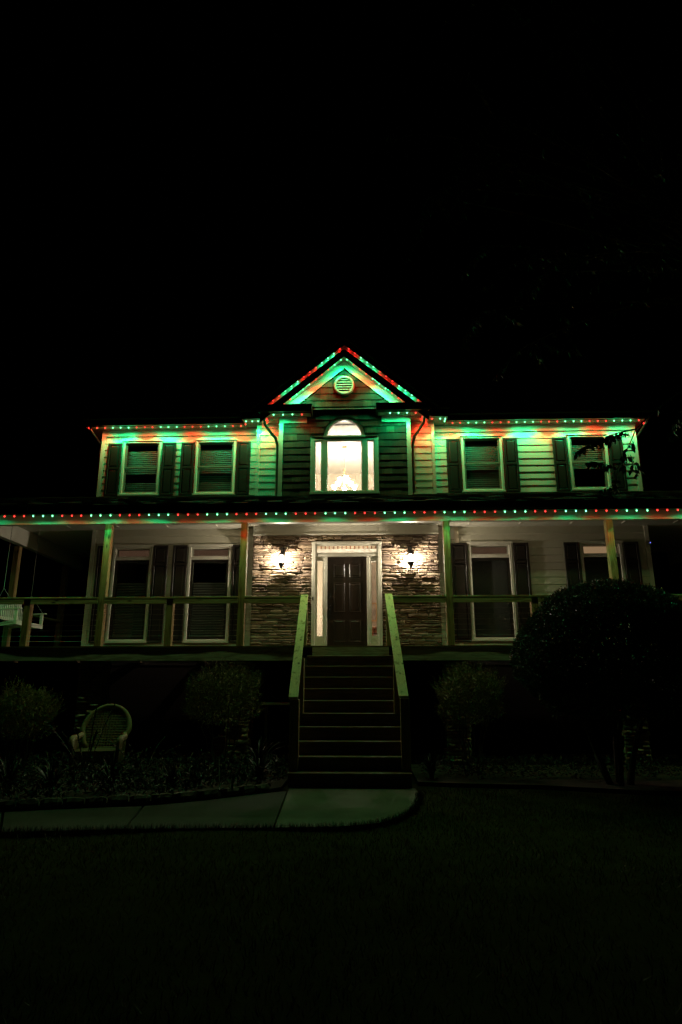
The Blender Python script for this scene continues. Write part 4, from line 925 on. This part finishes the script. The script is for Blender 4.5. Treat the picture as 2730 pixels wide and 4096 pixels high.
# things in the hall
tl = thing('table_lamp', 'lit table lamp glowing behind the left sidelight', 'lamp', (-1.365, 16.5, 1.60))
build(MB().lathe([(0.075, 0), (0.075, 0.02), (0.02, 0.04), (0.055, 0.14), (0.03, 0.24), (0.008, 0.27), (0.008, 0.33)], (-1.365, 16.5, 1.60), 14), 'base', M['pink'], tl, True)
build(MB().lathe([(0.10, 0.30), (0.065, 0.50)], (-1.365, 16.5, 1.60), 18), 'shade', M['lamp'], tl, True)
def table(name, label, x0, x1, y0, y1, h):
    t = thing(name, label, 'table', ((x0 + x1) / 2, (y0 + y1) / 2, FL)); bx('top', M['tablewood'], t, x0, x1, y0, y1, FL + h - 0.04, FL + h, 0.006)
    bx('apron', M['tablewood'], t, x0 + 0.04, x1 - 0.04, y0 + 0.04, y1 - 0.04, FL + h - 0.14, FL + h - 0.0405)
    for x in (x0 + 0.03, x1 - 0.07):
        for y in (y0 + 0.03, y1 - 0.07): bx('leg', M['tablewood'], t, x, x + 0.04, y, y + 0.04, FL + .001, FL + h - 0.0405)
table('console_table', 'narrow wooden table carrying the lamp in the hall', -1.465, -1.25, 16.1, 17.0, 0.80)
table('hall_table', 'reddish wooden table seen through the right sidelight', 0.15, 0.75, 17.2, 17.9, 0.72)
pf = thing('picture', 'framed picture on the added hall wall behind the right sidelight', 'picture', (0.22, 18.0, 2.2))
build(frame_mb(0.05, 0.33, 1.75, 2.25, 0.03, 17.985, 18.018), 'frame', M['frame'], pf); bx('print', M['art'], pf, 0.081, 0.299, 18.0, 18.012, 1.781, 2.219)
vz = thing('vase', 'pinkish vase on the hall table', 'vase', (0.50, 17.5, FL + 0.721)); build(MB().lathe([(0.0, 0), (0.06, 0.0), (0.085, 0.12), (0.07, 0.24), (0.03, 0.31), (0.045, 0.36)], (0.50, 17.5, FL + 0.721), 16), 'body', M['pink'], vz, True)

# ================================================================== PORCH SWING, CAMERA
sg = thing('porch_swing', 'white slatted porch swing hanging on chains at the left end of the porch', 'swing', (-7.98, 14.85, 1.2))
sy0, sy1 = 14.27, 15.47
for y in (sy0 + 0.02, (sy0 + sy1) / 2, sy1 - 0.06):
    build(MB().prism([(-8.22, 1.30), (-7.74, 1.37), (-7.74, 1.425), (-8.22, 1.355)], y, y + 0.04, 'Y'), 'seat_support', M['swing'], sg)
    build(MB().bar((-8.20, y + 0.02, 1.33), (-8.33, y + 0.02, 1.92), 0.04, 0.04, up=(0, 1, 0)), 'back_support', M['swing'], sg)
for k_ in range(6):
    x = -8.20 + k_ * 0.078; z = 1.362 + (x + 8.22) * 0.146
    bx('seat_slat', M['swing'], sg, x, x + 0.062, sy0, sy1, z, z + 0.018)
bx('front_apron', M['swing'], sg, -7.745, -7.722, sy0, sy1, 1.345, 1.44)
for z, x in ((1.52, -8.225), (1.90, -8.308)): build(MB().bar((x, sy0, z), (x, sy1, z), 0.022, 0.07), 'back_rail', M['swing'], sg)
for k_ in range(13):
    y = sy0 + 0.06 + k_ * 0.09; build(MB().bar((-8.205, y, 1.50), (-8.29, y, 1.90), 0.045, 0.016, up=(1, 0, 0.2)), 'back_slat', M['swing'], sg)
for y in (sy0 - 0.01, sy1 - 0.05):
    bx('arm_leg', M['swing'], sg, -7.79, -7.73, y, y + 0.055, 1.36, 1.688); build(MB().bar((-8.32, y + 0.027, 1.675), (-7.66, y + 0.027, 1.705), 0.085, 0.024), 'armrest', M['swing'], sg)
def chainpts(p, q, t_):
    p, q = Vector(p), Vector(q); n_ = int((q - p).length / 0.034); mb = MB(); d = (q - p) / n_
    for k_ in range(n_):
        c = p + d * k_; s_ = Vector((0.008, 0, 0)) if k_ % 2 else Vector((0, 0.008, 0))
        mb.tube([c, c + d * 0.5 + s_, c + d * 1.12, c + d * 0.5 - s_, c], 0.0032, 4)
    build(mb, 'chain', M['chain'], t_)
for y in (sy0 - 0.02, sy1 + 0.02):
    chainpts((-8.10, y, 3.795), (-8.10, y, 2.15), sg); chainpts((-8.10, y, 2.15), (-8.28, y, 1.70), sg); chainpts((-8.10, y, 2.15), (-7.77, y, 1.72), sg)
sc_ = thing('security_camera', 'small dark security camera with a blue light on the right corner', 'camera', (6.83, 15.56, 3.33))
build(MB().tube([(6.83, YW - 0.04, 3.36), (6.83, 15.50, 3.345)], 0.014, 8), 'bracket', M['black'], sc_); build(MB().lathe([(0.0, 0.05), (0.035, 0.045), (0.042, 0.0), (0.036, -0.035), (0.0, -0.045)], (6.83, 15.48, 3.33), 12), 'body', M['black'], sc_, True)
build(MB().lathe([(0.0, 0.011), (0.010, 0.006), (0.010, -0.006), (0.0, -0.011)], (6.83, 15.434, 3.335), 8), 'indicator', M['blue'], sc_)

# ================================================================== GARDEN
def leaf_mesh(name, P, D, Nn, Ln, Wd, mat, fold=0.25, tipw=0.5):
    """many leaves in one mesh: base P, direction D, side axis from Nn, lengths, widths"""
    P, D, Nn = (np.asarray(a, float) for a in (P, D, Nn)); Ln = np.asarray(Ln).reshape(-1, 1); Wd = np.asarray(Wd).reshape(-1, 1)
    D = D / (np.linalg.norm(D, axis=1, keepdims=True) + 1e-9); S = np.cross(D, Nn); S /= (np.linalg.norm(S, axis=1, keepdims=True) + 1e-9); U = np.cross(S, D)
    mid = P + D * Ln * tipw - U * Ln * 0.02
    V = np.stack([P, mid + S * Wd / 2 + U * Wd * fold, P + D * Ln - U * Ln * 0.10, mid - S * Wd / 2 + U * Wd * fold], 1).reshape(-1, 3)
    n_ = len(P); F = (np.arange(n_)[:, None] * 4 + np.array([[0, 1, 2, 0, 2, 3]])).reshape(-1, 3)
    me = bpy.data.meshes.new(name); me.from_pydata(V.tolist(), [], F.tolist()); me.update(); me.materials.append(mat)
    return me
def rdir(n_):
    v_ = rng.normal(size=(n_, 3)); return v_ / np.linalg.norm(v_, axis=1, keepdims=True)
def shoots(c, rad, n_shoot, up=0.5, lower=-0.35, lump=0.12, seed=1):
    """points and outward directions over a lumpy ellipsoid"""
    d = rdir(n_shoot * 2); d = d[d[:, 2] > lower][:n_shoot]
    f = 1 + lump * np.sin(d[:, 0] * 5 + seed) * np.cos(d[:, 1] * 4 + seed * 2) + lump * 0.7 * np.sin(d[:, 2] * 7 + d[:, 0] * 3 + seed)
    return np.array(c) + d * np.array(rad) * f[:, None], d
def trunk_mb(base, top, r0, r1, wob=0.06, n_=6, seed=0):
    r = random.Random(seed); b_, t = Vector(base), Vector(top); pts = []
    for i in range(n_ + 1):
        p = b_.lerp(t, i / n_)
        if 0 < i < n_: p += Vector((r.uniform(-wob, wob), r.uniform(-wob, wob), 0))
        pts.append(p)
    return pts, [r0 + (r1 - r0) * i / n_ for i in range(n_ + 1)]
def feathery(label, c, rad, n_sh, seed, base):
    t = thing('feathery_shrub', label, 'shrub', (base[0], base[1], G), 'feathery shrubs beside the steps')
    pts, dirs = shoots(c, np.array(rad) * 0.80, n_sh, lump=0.14, seed=seed, lower=-0.55)
    P, D, L, W = [], [], [], []
    for p, d in zip(pts, dirs):
        ax = d * 0.5 + np.array([0, 0, 0.75]) + rng.normal(size=3) * 0.28; ax /= np.linalg.norm(ax); ln = rng.uniform(0.12, 0.30) * (1.0 if d[2] > 0 else 0.7)
        p0 = p - ax * 0.06; m_ = 16
        for k_ in range(m_):
            f = k_ / (m_ - 1); s_ = rng.normal(size=3); s_ -= ax * s_.dot(ax); s_ /= np.linalg.norm(s_) + 1e-9
            P.append(p0 + ax * ln * f); D.append(ax * 0.8 + s_ * 0.75); L.append(rng.uniform(0.035, 0.07) * (1 - 0.4 * f)); W.append(rng.uniform(0.006, 0.011))
    P = np.array(P); me = leaf_mesh('foliage', P - np.array(c), np.array(D), rdir(len(P)), L, W, M['leaf_fea']); link('foliage', me, t, c)
    # inner, older leaves
    q = np.array(c) + rdir(2600) * np.array(rad) * (rng.uniform(0.25, 0.8, 2600) ** 0.6)[:, None]; q = q[q[:, 2] > c[2] - rad[2] * 0.7]
    me = leaf_mesh('inner_foliage', q - np.array(c), rdir(len(q)) + [0, 0, 0.4], rdir(len(q)), rng.uniform(0.04, 0.09, len(q)), rng.uniform(0.012, 0.03, len(q)), M['leaf_fea']); link('inner_foliage', me, t, c)
    for k_ in range(9):
        a_ = k_ * 2.4 + seed; pp, rr = trunk_mb((base[0] + 0.12 * math.cos(a_), base[1] + 0.12 * math.sin(a_), G), (c[0] + rad[0] * 0.55 * math.cos(a_), c[1] + rad[1] * 0.55 * math.sin(a_), c[2] + rng.uniform(-0.1, 0.2)), 0.014, 0.006, 0.05, 6, seed * 31 + k_)
        build(MB().tube(pp, rr, 6), 'stem', M['bark'], t)
feathery('tall feathery shrub left of the steps behind the small sign', (-2.50, 11.75, -0.22), (0.74, 0.65, 0.60), 620, 1, (-2.5, 11.8))
feathery('feathery shrub right of the steps in front of the porch', (1.80, 11.75, -0.22), (0.64, 0.60, 0.58), 560, 2, (1.8, 11.8))
feathery('feathery shrub cut by the left edge of the photo', (-6.05, 11.75, -0.50), (0.62, 0.55, 0.55), 420, 3, (-6.05, 11.8))

# clipped round topiary
tp = thing('round_topiary', 'big clipped round evergreen bush standing right of the steps', 'bush', (3.85, 10.6, G))
c = (3.92, 10.75, 0.42); rad = np.array((1.44, 1.25, 1.20))
d = rdir(72000); d = d[(d[:, 2] > -0.72)]
f = 1 + 0.035 * np.sin(d[:, 0] * 6 + 1) * np.cos(d[:, 2] * 5) + 0.03 * np.sin(d[:, 1] * 9 + d[:, 2] * 4) + rng.normal(size=len(d)) * 0.018
f *= np.where(d[:, 2] < -0.25, 1 + (d[:, 2] + 0.25) * 0.35, 1.0)
P = d * rad * f[:, None]; D = d * 0.55 + rdir(len(d)) * 0.8 + [0, 0, 0.25]
me = leaf_mesh('foliage', P, D, rdir(len(d)), rng.uniform(0.026, 0.050, len(d)), rng.uniform(0.013, 0.022, len(d)), M['leaf_top']); link('foliage', me, tp, c)
q = rdir(16000) * rad * (rng.uniform(0.6, 0.93, 16000) ** 0.5)[:, None]; q = q[q[:, 2] > -0.85]
me = leaf_mesh('inner_foliage', q, rdir(len(q)), rdir(len(q)), rng.uniform(0.06, 0.12, len(q)), rng.uniform(0.04, 0.07, len(q)), M['leaf_top']); link('inner_foliage', me, tp, c)
for k_ in range(6):
    a_ = k_ * 1.05 + 0.3; pp, rr = trunk_mb((3.85 + 0.16 * math.cos(a_), 10.75 + 0.14 * math.sin(a_), G), (3.86 + 0.75 * math.cos(a_), 10.75 + 0.6 * math.sin(a_), 0.35), 0.045, 0.02, 0.05, 6, 80 + k_)
    build(MB().tube(pp, rr, 8), 'trunk', M['bark'], tp, True)

# planting of the left bed: strappy clumps, leafy clumps, low cover
def inbed(x, y, poly=bp):
    ins = False; j = len(poly) - 1
    for i in range(len(poly)):
        if (poly[i][1] > y) != (poly[j][1] > y) and x < (poly[j][0] - poly[i][0]) * (y - poly[i][1]) / (poly[j][1] - poly[i][1]) + poly[i][0]: ins = not ins
        j = i
    return ins
P, D, L, W, NN = [], [], [], [], []
cnt = 0
while cnt < 1500:
    x, y = rng.uniform(-8.5, -1.3), rng.uniform(8.0, 12.6)
    if not inbed(x, y) or (abs(x + 4.55) < 0.45 and abs(y - 11.55) < 0.35): continue
    cnt += 1; h = rng.uniform(0.10, 0.34) * (0.7 + 0.5 * math.sin(x * 2.1 + y * 1.3) ** 2)
    m_ = rng.integers(6, 11)
    for k_ in range(m_):
        o_ = rng.normal(size=3) * [0.09, 0.09, 0.0]; dd = np.array([rng.normal() * 0.7, rng.normal() * 0.7, rng.uniform(0.1, 0.8)])
        P.append((x + o_[0], y + o_[1], G + 0.03 + h * rng.uniform(0.2, 1.0))); D.append(dd); L.append(rng.uniform(0.06, 0.13)); W.append(rng.uniform(0.018, 0.042)); NN.append((rng.normal() * 0.3, rng.normal() * 0.3, 1))
me = leaf_mesh('ground_cover', P, D, NN, L, W, M['leaf_bed'])
tag(link('ground_cover', me), 'low leafy planting covering the left garden bed', 'ground cover', kind='stuff')
P, D, L, W, NN = [], [], [], [], []
for _ in range(900):
    x, y = rng.uniform(0.95, 7.5), rng.uniform(10.9, 12.9)
    if y < 11.2 and x < 1.2: continue
    for k_ in range(6):
        P.append((x + rng.normal() * 0.06, y + rng.normal() * 0.06, G + 0.03 + rng.uniform(0.02, 0.20))); D.append((rng.normal(), rng.normal(), rng.uniform(0, 0.8))); L.append(rng.uniform(0.05, 0.10)); W.append(rng.uniform(0.015, 0.03)); NN.append((0, 0.2, 1))
me = leaf_mesh('ground_cover', P, D, NN, L, W, M['leaf_bed'])
tag(link('ground_cover', me), 'low leafy planting below the porch right of the steps', 'ground cover', kind='stuff')
def strappy(label, x, y, n_, ln, seed, group='strap leaved clumps in the left bed'):
    t = thing('strap_leaf_plant', label, 'plant', (x, y, G + 0.03), group); r = random.Random(seed); V = []; F = []
    for k_ in range(n_):
        a_ = r.uniform(0, 6.283); l = ln * r.uniform(0.6, 1.15); w = r.uniform(0.009, 0.016); lean = r.uniform(0.15, 0.8); s_ = len(V); seg = 6
        for i in range(seg + 1):
            f = i / seg; rr = 0.03 + l * lean * f * f * 0.9; zz = G + 0.03 + l * (f - 0.55 * lean * f * f * f); cx_, cy_ = x + rr * math.cos(a_), y + rr * math.sin(a_); ww = w * (1 - f ** 2.5) + 0.001
            V += [(cx_ - ww * math.sin(a_), cy_ + ww * math.cos(a_), zz), (cx_ + ww * math.sin(a_), cy_ - ww * math.cos(a_), zz)]
        F += [(s_ + 2 * i, s_ + 2 * i + 1, s_ + 2 * i + 3, s_ + 2 * i + 2) for i in range(seg)]
    c_ = Vector((x, y, G + 0.03)); link('blades', mesh('blades', [Vector(p) - c_ for p in V], F, M['leaf_bed']), t, c_)
SP = [(-4.9, 9.35, 70, 0.62, 'strap leaved clump at the left edge of the path bed'), (-4.25, 9.25, 70, 0.55, 'second strap leaved clump from the left in the bed'), (-3.6, 9.7, 60, 0.5, 'arching grassy clump below the wicker chair'),
      (-2.75, 9.75, 55, 0.42, 'low grassy clump left of the small sign'), (-1.62, 10.45, 80, 0.48, 'grassy clump at the foot of the steps on the left'), (-1.75, 11.2, 46, 0.75, 'tall thin grass beside the steps on the left')]
for k_, (x, y, n_, l, lab) in enumerate(SP): strappy(lab, x, y, n_, l, 50 + k_)
strappy('leafy clump at the foot of the steps on the right', 1.05, 11.25, 60, 0.42, 71, 'clumps by the steps')
def branchy(label, base, tips, seed, lsize=0.05):
    t = thing('leafy_branch_shrub', label, 'shrub', base, 'loose shrubs around the wicker chair'); P, D, L, W = [], [], [], []
    for j, tip in enumerate(tips):
        b_, e = Vector(base), Vector(tip); mid = b_.lerp(e, 0.45) + Vector((0, 0, 0.18)); pts = [b_.lerp(mid, f).lerp(mid.lerp(e, f), f) for f in (0, 0.2, 0.4, 0.6, 0.8, 1.0)]
        build(MB().tube(pts, [0.008, 0.007, 0.006, 0.005, 0.004, 0.002], 5), 'stem', M['bark'], t)
        for i in range(46):
            f = 0.35 + 0.65 * i / 45; k2 = min(4, int(f * 5)); p = pts[k2].lerp(pts[k2 + 1], f * 5 - k2); sd = 1 if i % 2 else -1
            P.append(p); ax = (e - b_).normalized(); s_ = ax.cross(Vector((0, 0, 1))) * sd; D.append(s_ * 0.9 + ax * 0.5 + Vector((0, 0, rng.uniform(-0.3, 0.3)))); L.append(lsize * rng.uniform(0.8, 1.3)); W.append(lsize * 0.5)
    c_ = np.array(base); me = leaf_mesh('leaves', np.array([tuple(p) for p in P]) - c_, np.array([tuple(p) for p in D]), np.array([[0.1, -0.3, 1]] * len(P)) + rng.normal(size=(len(P), 3)) * 0.3, L, W, M['leaf_bed']); link('leaves', me, t, base)
branchy('loose shrub arching in front of the wicker chair', (-4.52, 11.0, G), [(-5.25, 10.95, -0.52), (-4.75, 11.0, -0.62), (-4.45, 11.05, -0.35), (-4.9, 10.9, -0.72), (-4.35, 10.9, -0.72), (-4.2, 11.2, -0.28)], 1)
branchy('low arching shrub right of the wicker chair', (-3.6, 10.95, G), [(-4.15, 10.9, -0.83), (-3.25, 10.9, -0.78), (-3.7, 10.7, -0.9), (-3.0, 10.95, -0.9)], 2)
EDGE = []
for q in STONES[:8]:
    q = q.copy(); q.materials[0] = M['edging']; EDGE.append(q)
ed = thing('garden_edging', 'row of rough stones edging the left bed along the path', 'edging', (-2.8, 9.0, G))
line = [(-1.42, 10.05), (-2.0, 9.45), (-2.55, 9.06), (-3.3, 8.77), (-4.3, 8.44), (-5.4, 8.12)]
seglen = 0.0
for (xa, ya), (xb, yb) in zip(line[:-1], line[1:]):
    L_ = math.hypot(xb - xa, yb - ya); n_ = max(1, round(L_ / 0.30)); ang = math.atan2(yb - ya, xb - xa)
    for k_ in range(n_):
        f = (k_ + 0.5) / n_; link('stone', random.choice(EDGE), ed, (xa + (xb - xa) * f, ya + (yb - ya) * f + 0.04, G + 0.055), (0, 0, ang + math.pi + random.uniform(-0.08, 0.08)), (L_ / n_ - 0.015, 0.10, random.uniform(0.10, 0.13)))

# wicker armchair
wc = thing('wicker_chair', 'rounded wicker armchair standing in the left garden bed', 'chair', (-4.55, 11.6, G))
cx_, cy_ = -4.55, 11.58; zs = G + 0.42
ang = R(8)
def wp(u, v_, z): return (cx_ + u * math.cos(ang) - v_ * math.sin(ang), cy_ + u * math.sin(ang) + v_ * math.cos(ang), z)
def wl(u, v_, z): return wp(u, v_ + max(0.0, z - zs) * 0.50, z)      # the back leans away
hoop = [wl(0.40 * math.sin(t) * (1.0 if abs(t) < 1.6 else 0.93), 0.22 + 0.06 * math.cos(t), zs + 0.30 + 0.40 * math.cos(t)) for t in np.linspace(-2.35, 2.35, 25)]
build(MB().tube(hoop, 0.042, 10), 'back_rim', M['wicker'], wc, True)
weave = MB()
for j in range(17):
    z = zs - 0.02 + j * 0.042; hw = 0.38 * math.sqrt(max(0.02, 1 - ((z - zs - 0.30) / 0.42) ** 2)) if z > zs + 0.30 else 0.36
    pts = [wl(u * hw, 0.24 + 0.05 * (1 - u * u) + 0.006 * math.sin(u * 40 + (j % 2) * 3.14), z) for u in np.linspace(-1, 1, 22)]
    weave.tube(pts, 0.011, 5)
for k_ in range(15):
    u = -0.34 + k_ * 0.0486; zt_ = zs + 0.30 + 0.38 * math.sqrt(max(0, 1 - (u / 0.39) ** 2)); weave.tube([wl(u, 0.27, zs - 0.03), wl(u, 0.275, zt_)], 0.007, 5)
build(weave, 'back_weave', M['wicker'], wc)
bk = MB(); V = []
for t in np.linspace(-2.35, 2.35, 25): V += [wl(0.38 * math.sin(t), 0.275 + 0.03 * math.cos(t), zs + 0.30 + 0.38 * math.cos(t)), wl(0.38 * math.sin(t) * 0.03, 0.30, zs + 0.30 + 0.2 * math.cos(t))]
F = [(2 * i, 2 * i + 1, 2 * i + 3, 2 * i + 2) for i in range(24)]
build(bk.add(V, F), 'back_panel', M['wicker'], wc)
for s_ in (-1, 1):
    build(MB().tube([wp(s_ * 0.36, 0.22, zs + 0.24), wp(s_ * 0.40, 0.05, zs + 0.20), wp(s_ * 0.40, -0.18, zs + 0.20), wp(s_ * 0.385, -0.29, zs + 0.15), wp(s_ * 0.37, -0.30, zs + 0.02), wp(s_ * 0.36, -0.29, G + 0.02)], [0.04, 0.048, 0.055, 0.05, 0.035, 0.028], 10), 'arm', M['wicker'], wc, True)
    sk = MB()
    for k_ in range(12): sk.tube([wp(s_ * 0.39, -0.26 + k_ * 0.042, zs + 0.17), wp(s_ * 0.37, -0.26 + k_ * 0.042, G + 0.12)], 0.011, 5)
    build(sk, 'side_weave', M['wicker'], wc)
    build(MB().tube([wp(s_ * 0.30, 0.24, zs), wp(s_ * 0.32, 0.27, G + 0.02)], 0.028, 8), 'leg', M['wicker'], wc, True)
    build(MB().tube([wp(s_ * 0.33, -0.27, zs), wp(s_ * 0.34, -0.28, G + 0.02)], 0.026, 8), 'leg', M['wicker'], wc, True)
se = MB()
for j in range(16): se.tube([wp(-0.35, -0.28 + j * 0.034, zs + 0.004 * (j % 2)), wp(0.35, -0.28 + j * 0.034, zs + 0.004 * ((j + 1) % 2))], 0.017, 5)
build(se, 'seat', M['wicker'], wc)
ap = MB()
for k_ in range(26): ap.tube([wp(-0.33 + k_ * 0.0264, -0.285, zs), wp(-0.33 + k_ * 0.0264, -0.285, G + 0.14)], 0.011, 5)
build(ap, 'front_weave', M['wicker'], wc)

# small shield-shaped yard sign
sn_ = thing('yard_sign', 'small dark red shield sign on a stake in the left garden bed', 'sign', (-2.06, 9.62, G))
shield = [(-0.092, 0.16), (-0.03, 0.185), (0.03, 0.192), (0.092, 0.19), (0.098, 0.10), (0.092, 0.03), (0.07, -0.03), (0.035, -0.075), (0.0, -0.10), (-0.035, -0.078), (-0.07, -0.03), (-0.092, 0.03), (-0.097, 0.10)]
sxc, szc, syc = -2.075, -0.855, 9.62
build(MB().prism([(sxc + p[0], szc + p[1]) for p in shield], syc - 0.006, syc + 0.006, 'Y'), 'panel', M['sign'], sn_)
n_ = len(shield); V = []
for k_ in (1.0, 0.90): V += [(sxc + p[0] * k_, syc - 0.0085, szc + 0.045 + (p[1] - 0.045) * k_) for p in shield]
build(MB().add(V, [(i, (i + 1) % n_, (i + 1) % n_ + n_, i + n_) for i in range(n_)]), 'border', M['signedge'], sn_)
lt = MB()
for zz, hw, m_ in ((0.125, 0.045, 5), (0.075, 0.062, 6), (0.03, 0.05, 5), (-0.01, 0.035, 4)):
    for k_ in range(m_):
        x = sxc - hw + 2 * hw * k_ / (m_ - 1); lt.box(x - 0.005, x + 0.005, syc - 0.0085, syc - 0.0065, szc + zz - (0.014 if zz == 0.075 else 0.006), szc + zz + (0.014 if zz == 0.075 else 0.006))
build(lt, 'worn_print', M['signedge'], sn_)
build(MB().tube([(sxc - 0.01, syc + 0.014, szc + 0.205), (sxc + 0.005, syc + 0.014, szc - 0.10), (sxc + 0.04, syc + 0.014, G)], 0.007, 8), 'stake', M['signedge'], sn_)

# ================================================================== TREE on the right, its twigs hanging in front of the wing
tr = thing('tree', 'leafy tree at the right edge, its twigs hanging before the upper wing window', 'tree', (5.6, 7.6, G))
pp, rr = trunk_mb((5.6, 7.6, G), (5.2, 7.9, 5.2), 0.17, 0.10, 0.08, 8, 5); build(MB().tube(pp, rr, 12), 'trunk', M['bark'], tr, True)
TP, TD, TN, TLn, TW = [], [], [], [], []
def twig(p, q, r0, nleaf, droop=0.15, ls=0.085):
    p, q = Vector(p), Vector(q); mid = p.lerp(q, 0.5) + Vector((0, 0, droop)); pts = [p.lerp(mid, f).lerp(mid.lerp(q, f), f) for f in np.linspace(0, 1, 7)]
    build(MB().tube(pts, [r0 * (1 - 0.12 * i) for i in range(7)], 6), 'branch', M['bark'], tr)
    for i in range(nleaf):
        f = 0.25 + 0.75 * (i + 0.5) / nleaf; k_ = min(5, int(f * 6)); c_ = pts[k_].lerp(pts[k_ + 1], f * 6 - k_); a_ = rng.uniform(0, 6.283)
        dd = Vector((math.cos(a_) * 0.55, math.sin(a_) * 0.55, -0.8)); c2 = c_ + Vector((math.cos(a_), math.sin(a_), -0.3)) * rng.uniform(0.01, 0.05)
        TP.append(tuple(c2)); TD.append(tuple(dd)); TN.append((rng.normal(), rng.normal() - 0.6, rng.normal() * 0.4)); s_ = ls * rng.uniform(0.7, 1.25); TLn.append(s_); TW.append(s_ * rng.uniform(0.42, 0.6))
hub = (4.6, 8.25, 4.0)
twig((5.3, 7.9, 4.3), hub, 0.05, 0); twig(hub, (3.74, 8.45, 3.42), 0.022, 14)
twig((3.74, 8.45, 3.42), (2.93, 8.5, 3.12), 0.010, 105, 0.10); twig((3.74, 8.45, 3.42), (3.30, 8.5, 3.22), 0.007, 34, 0.08)
twig((3.74, 8.45, 3.42), (3.45, 8.5, 2.86), 0.009, 24, -0.02); twig((3.45, 8.5, 2.86), (3.08, 8.5, 2.98), 0.006, 56, 0.04); twig((3.50, 8.5, 2.92), (3.64, 8.45, 2.82), 0.005, 12, 0.03)
twig((3.45, 8.5, 2.86), (3.36, 8.5, 2.52), 0.006, 22, 0.02); twig((3.36, 8.5, 2.62), (3.20, 8.5, 2.56), 0.004, 14, 0.02); twig((3.62, 8.45, 3.05), (3.72, 8.5, 2.80), 0.005, 18, 0.0)
twig(hub, (4.1, 8.3, 3.2), 0.016, 50); twig(hub, (4.4, 8.2, 2.9), 0.014, 60)
for k_ in range(34):
    a_ = rng.uniform(1.7, 4.4); rr_ = rng.uniform(1.0, 4.6); s0 = (5.2, 7.9, rng.uniform(4.6, 6.2))
    e = (5.2 + rr_ * math.cos(a_), 7.9 + rr_ * 0.5 * math.sin(a_) + 0.6, rng.uniform(5.6, 10.0)); twig(s0, e, 0.03, int(rng.integers(26, 48)), 0.35, 0.11)
    for j in range(3):
        e2 = (e[0] + rng.normal() * 0.5, e[1] + rng.normal() * 0.4, e[2] - rng.uniform(0.1, 0.7)); twig(e, e2, 0.008, int(rng.integers(24, 40)), 0.1, 0.11)
twig((2.2, 8.0, 8.6), (0.65, 8.4, 6.1), 0.012, 60, 0.5, 0.11)
me = leaf_mesh('crown', TP, TD, TN, TLn, TW, M['leaf_tree'], 0.12, 0.42); link('crown', me, tr, (0, 0, 0))

# ================================================================== GRASS
n_ = 60000
gx = rng.uniform(-6.0, 6.5, n_); gy = rng.uniform(3.2, 10.9, n_)
pathpoly = arc + [(-1.15, 10.42)]
def outside(x, y):
    if inbed(x, y): return False
    if inbed(x, y, pathpoly): return False
    if x < -0.9 and y > 7.5 + (x + 1) * 0.09 * 1.0 and y < 10.5: return False
    if x < -3.7 and y > 7.21 + (x + 3.8) * 0.28: return False
    if y > 10.3 and x < 0.9: return False
    if y > 10.75 - max(0, (x - 1.0)) * 0.25: return False
    return True
keep = np.array([outside(a, b_) for a, b_ in zip(gx, gy)]); gx, gy = gx[keep], gy[keep]; n_ = len(gx)
fx, fy = [], []
edge = arc[1:] + [(-2.55, 7.41), (-3.79, 7.218), (-5.6, 6.7)]
for (xa, ya), (xb, yb) in zip(edge[:-1], edge[1:]):
    m_ = int(math.hypot(xb - xa, yb - ya) * 900); t_ = rng.uniform(0, 1, m_)
    off = rng.normal(size=m_) * 0.022 * (0.6 + 0.8 * np.sin(t_ * 9) ** 2); nx_, ny_ = (yb - ya), -(xb - xa); l_ = math.hypot(nx_, ny_)
    fx.append(xa + (xb - xa) * t_ + off * nx_ / l_); fy.append(ya + (yb - ya) * t_ + off * ny_ / l_ - 0.012)
fx, fy = np.concatenate(fx), np.concatenate(fy); fringe = len(fx)
gx, gy = np.concatenate([gx, fx]), np.concatenate([gy, fy]); n_ = len(gx)
ga = rng.uniform(0, 6.283, n_); gh = rng.uniform(0.025, 0.06, n_); gw_ = rng.uniform(0.002, 0.004, n_); lean = rng.normal(size=(n_, 2)) * 0.02
gh[-fringe:] = rng.uniform(0.05, 0.10, fringe)
B = np.stack([gx, gy, np.full(n_, G - 0.03)], 1); S = np.stack([np.cos(ga) * gw_, np.sin(ga) * gw_, np.zeros(n_)], 1)
V = np.stack([B - S, B + S, B + np.stack([lean[:, 0], lean[:, 1], gh], 1)], 1).reshape(-1, 3); F = np.arange(n_ * 3).reshape(-1, 3)
me = bpy.data.meshes.new('grass'); me.from_pydata(V.tolist(), [], F.tolist()); me.update(); me.materials.append(M['grass'])
tag(link('grass', me), 'short dark lawn grass in front of the path', 'grass', kind='stuff')
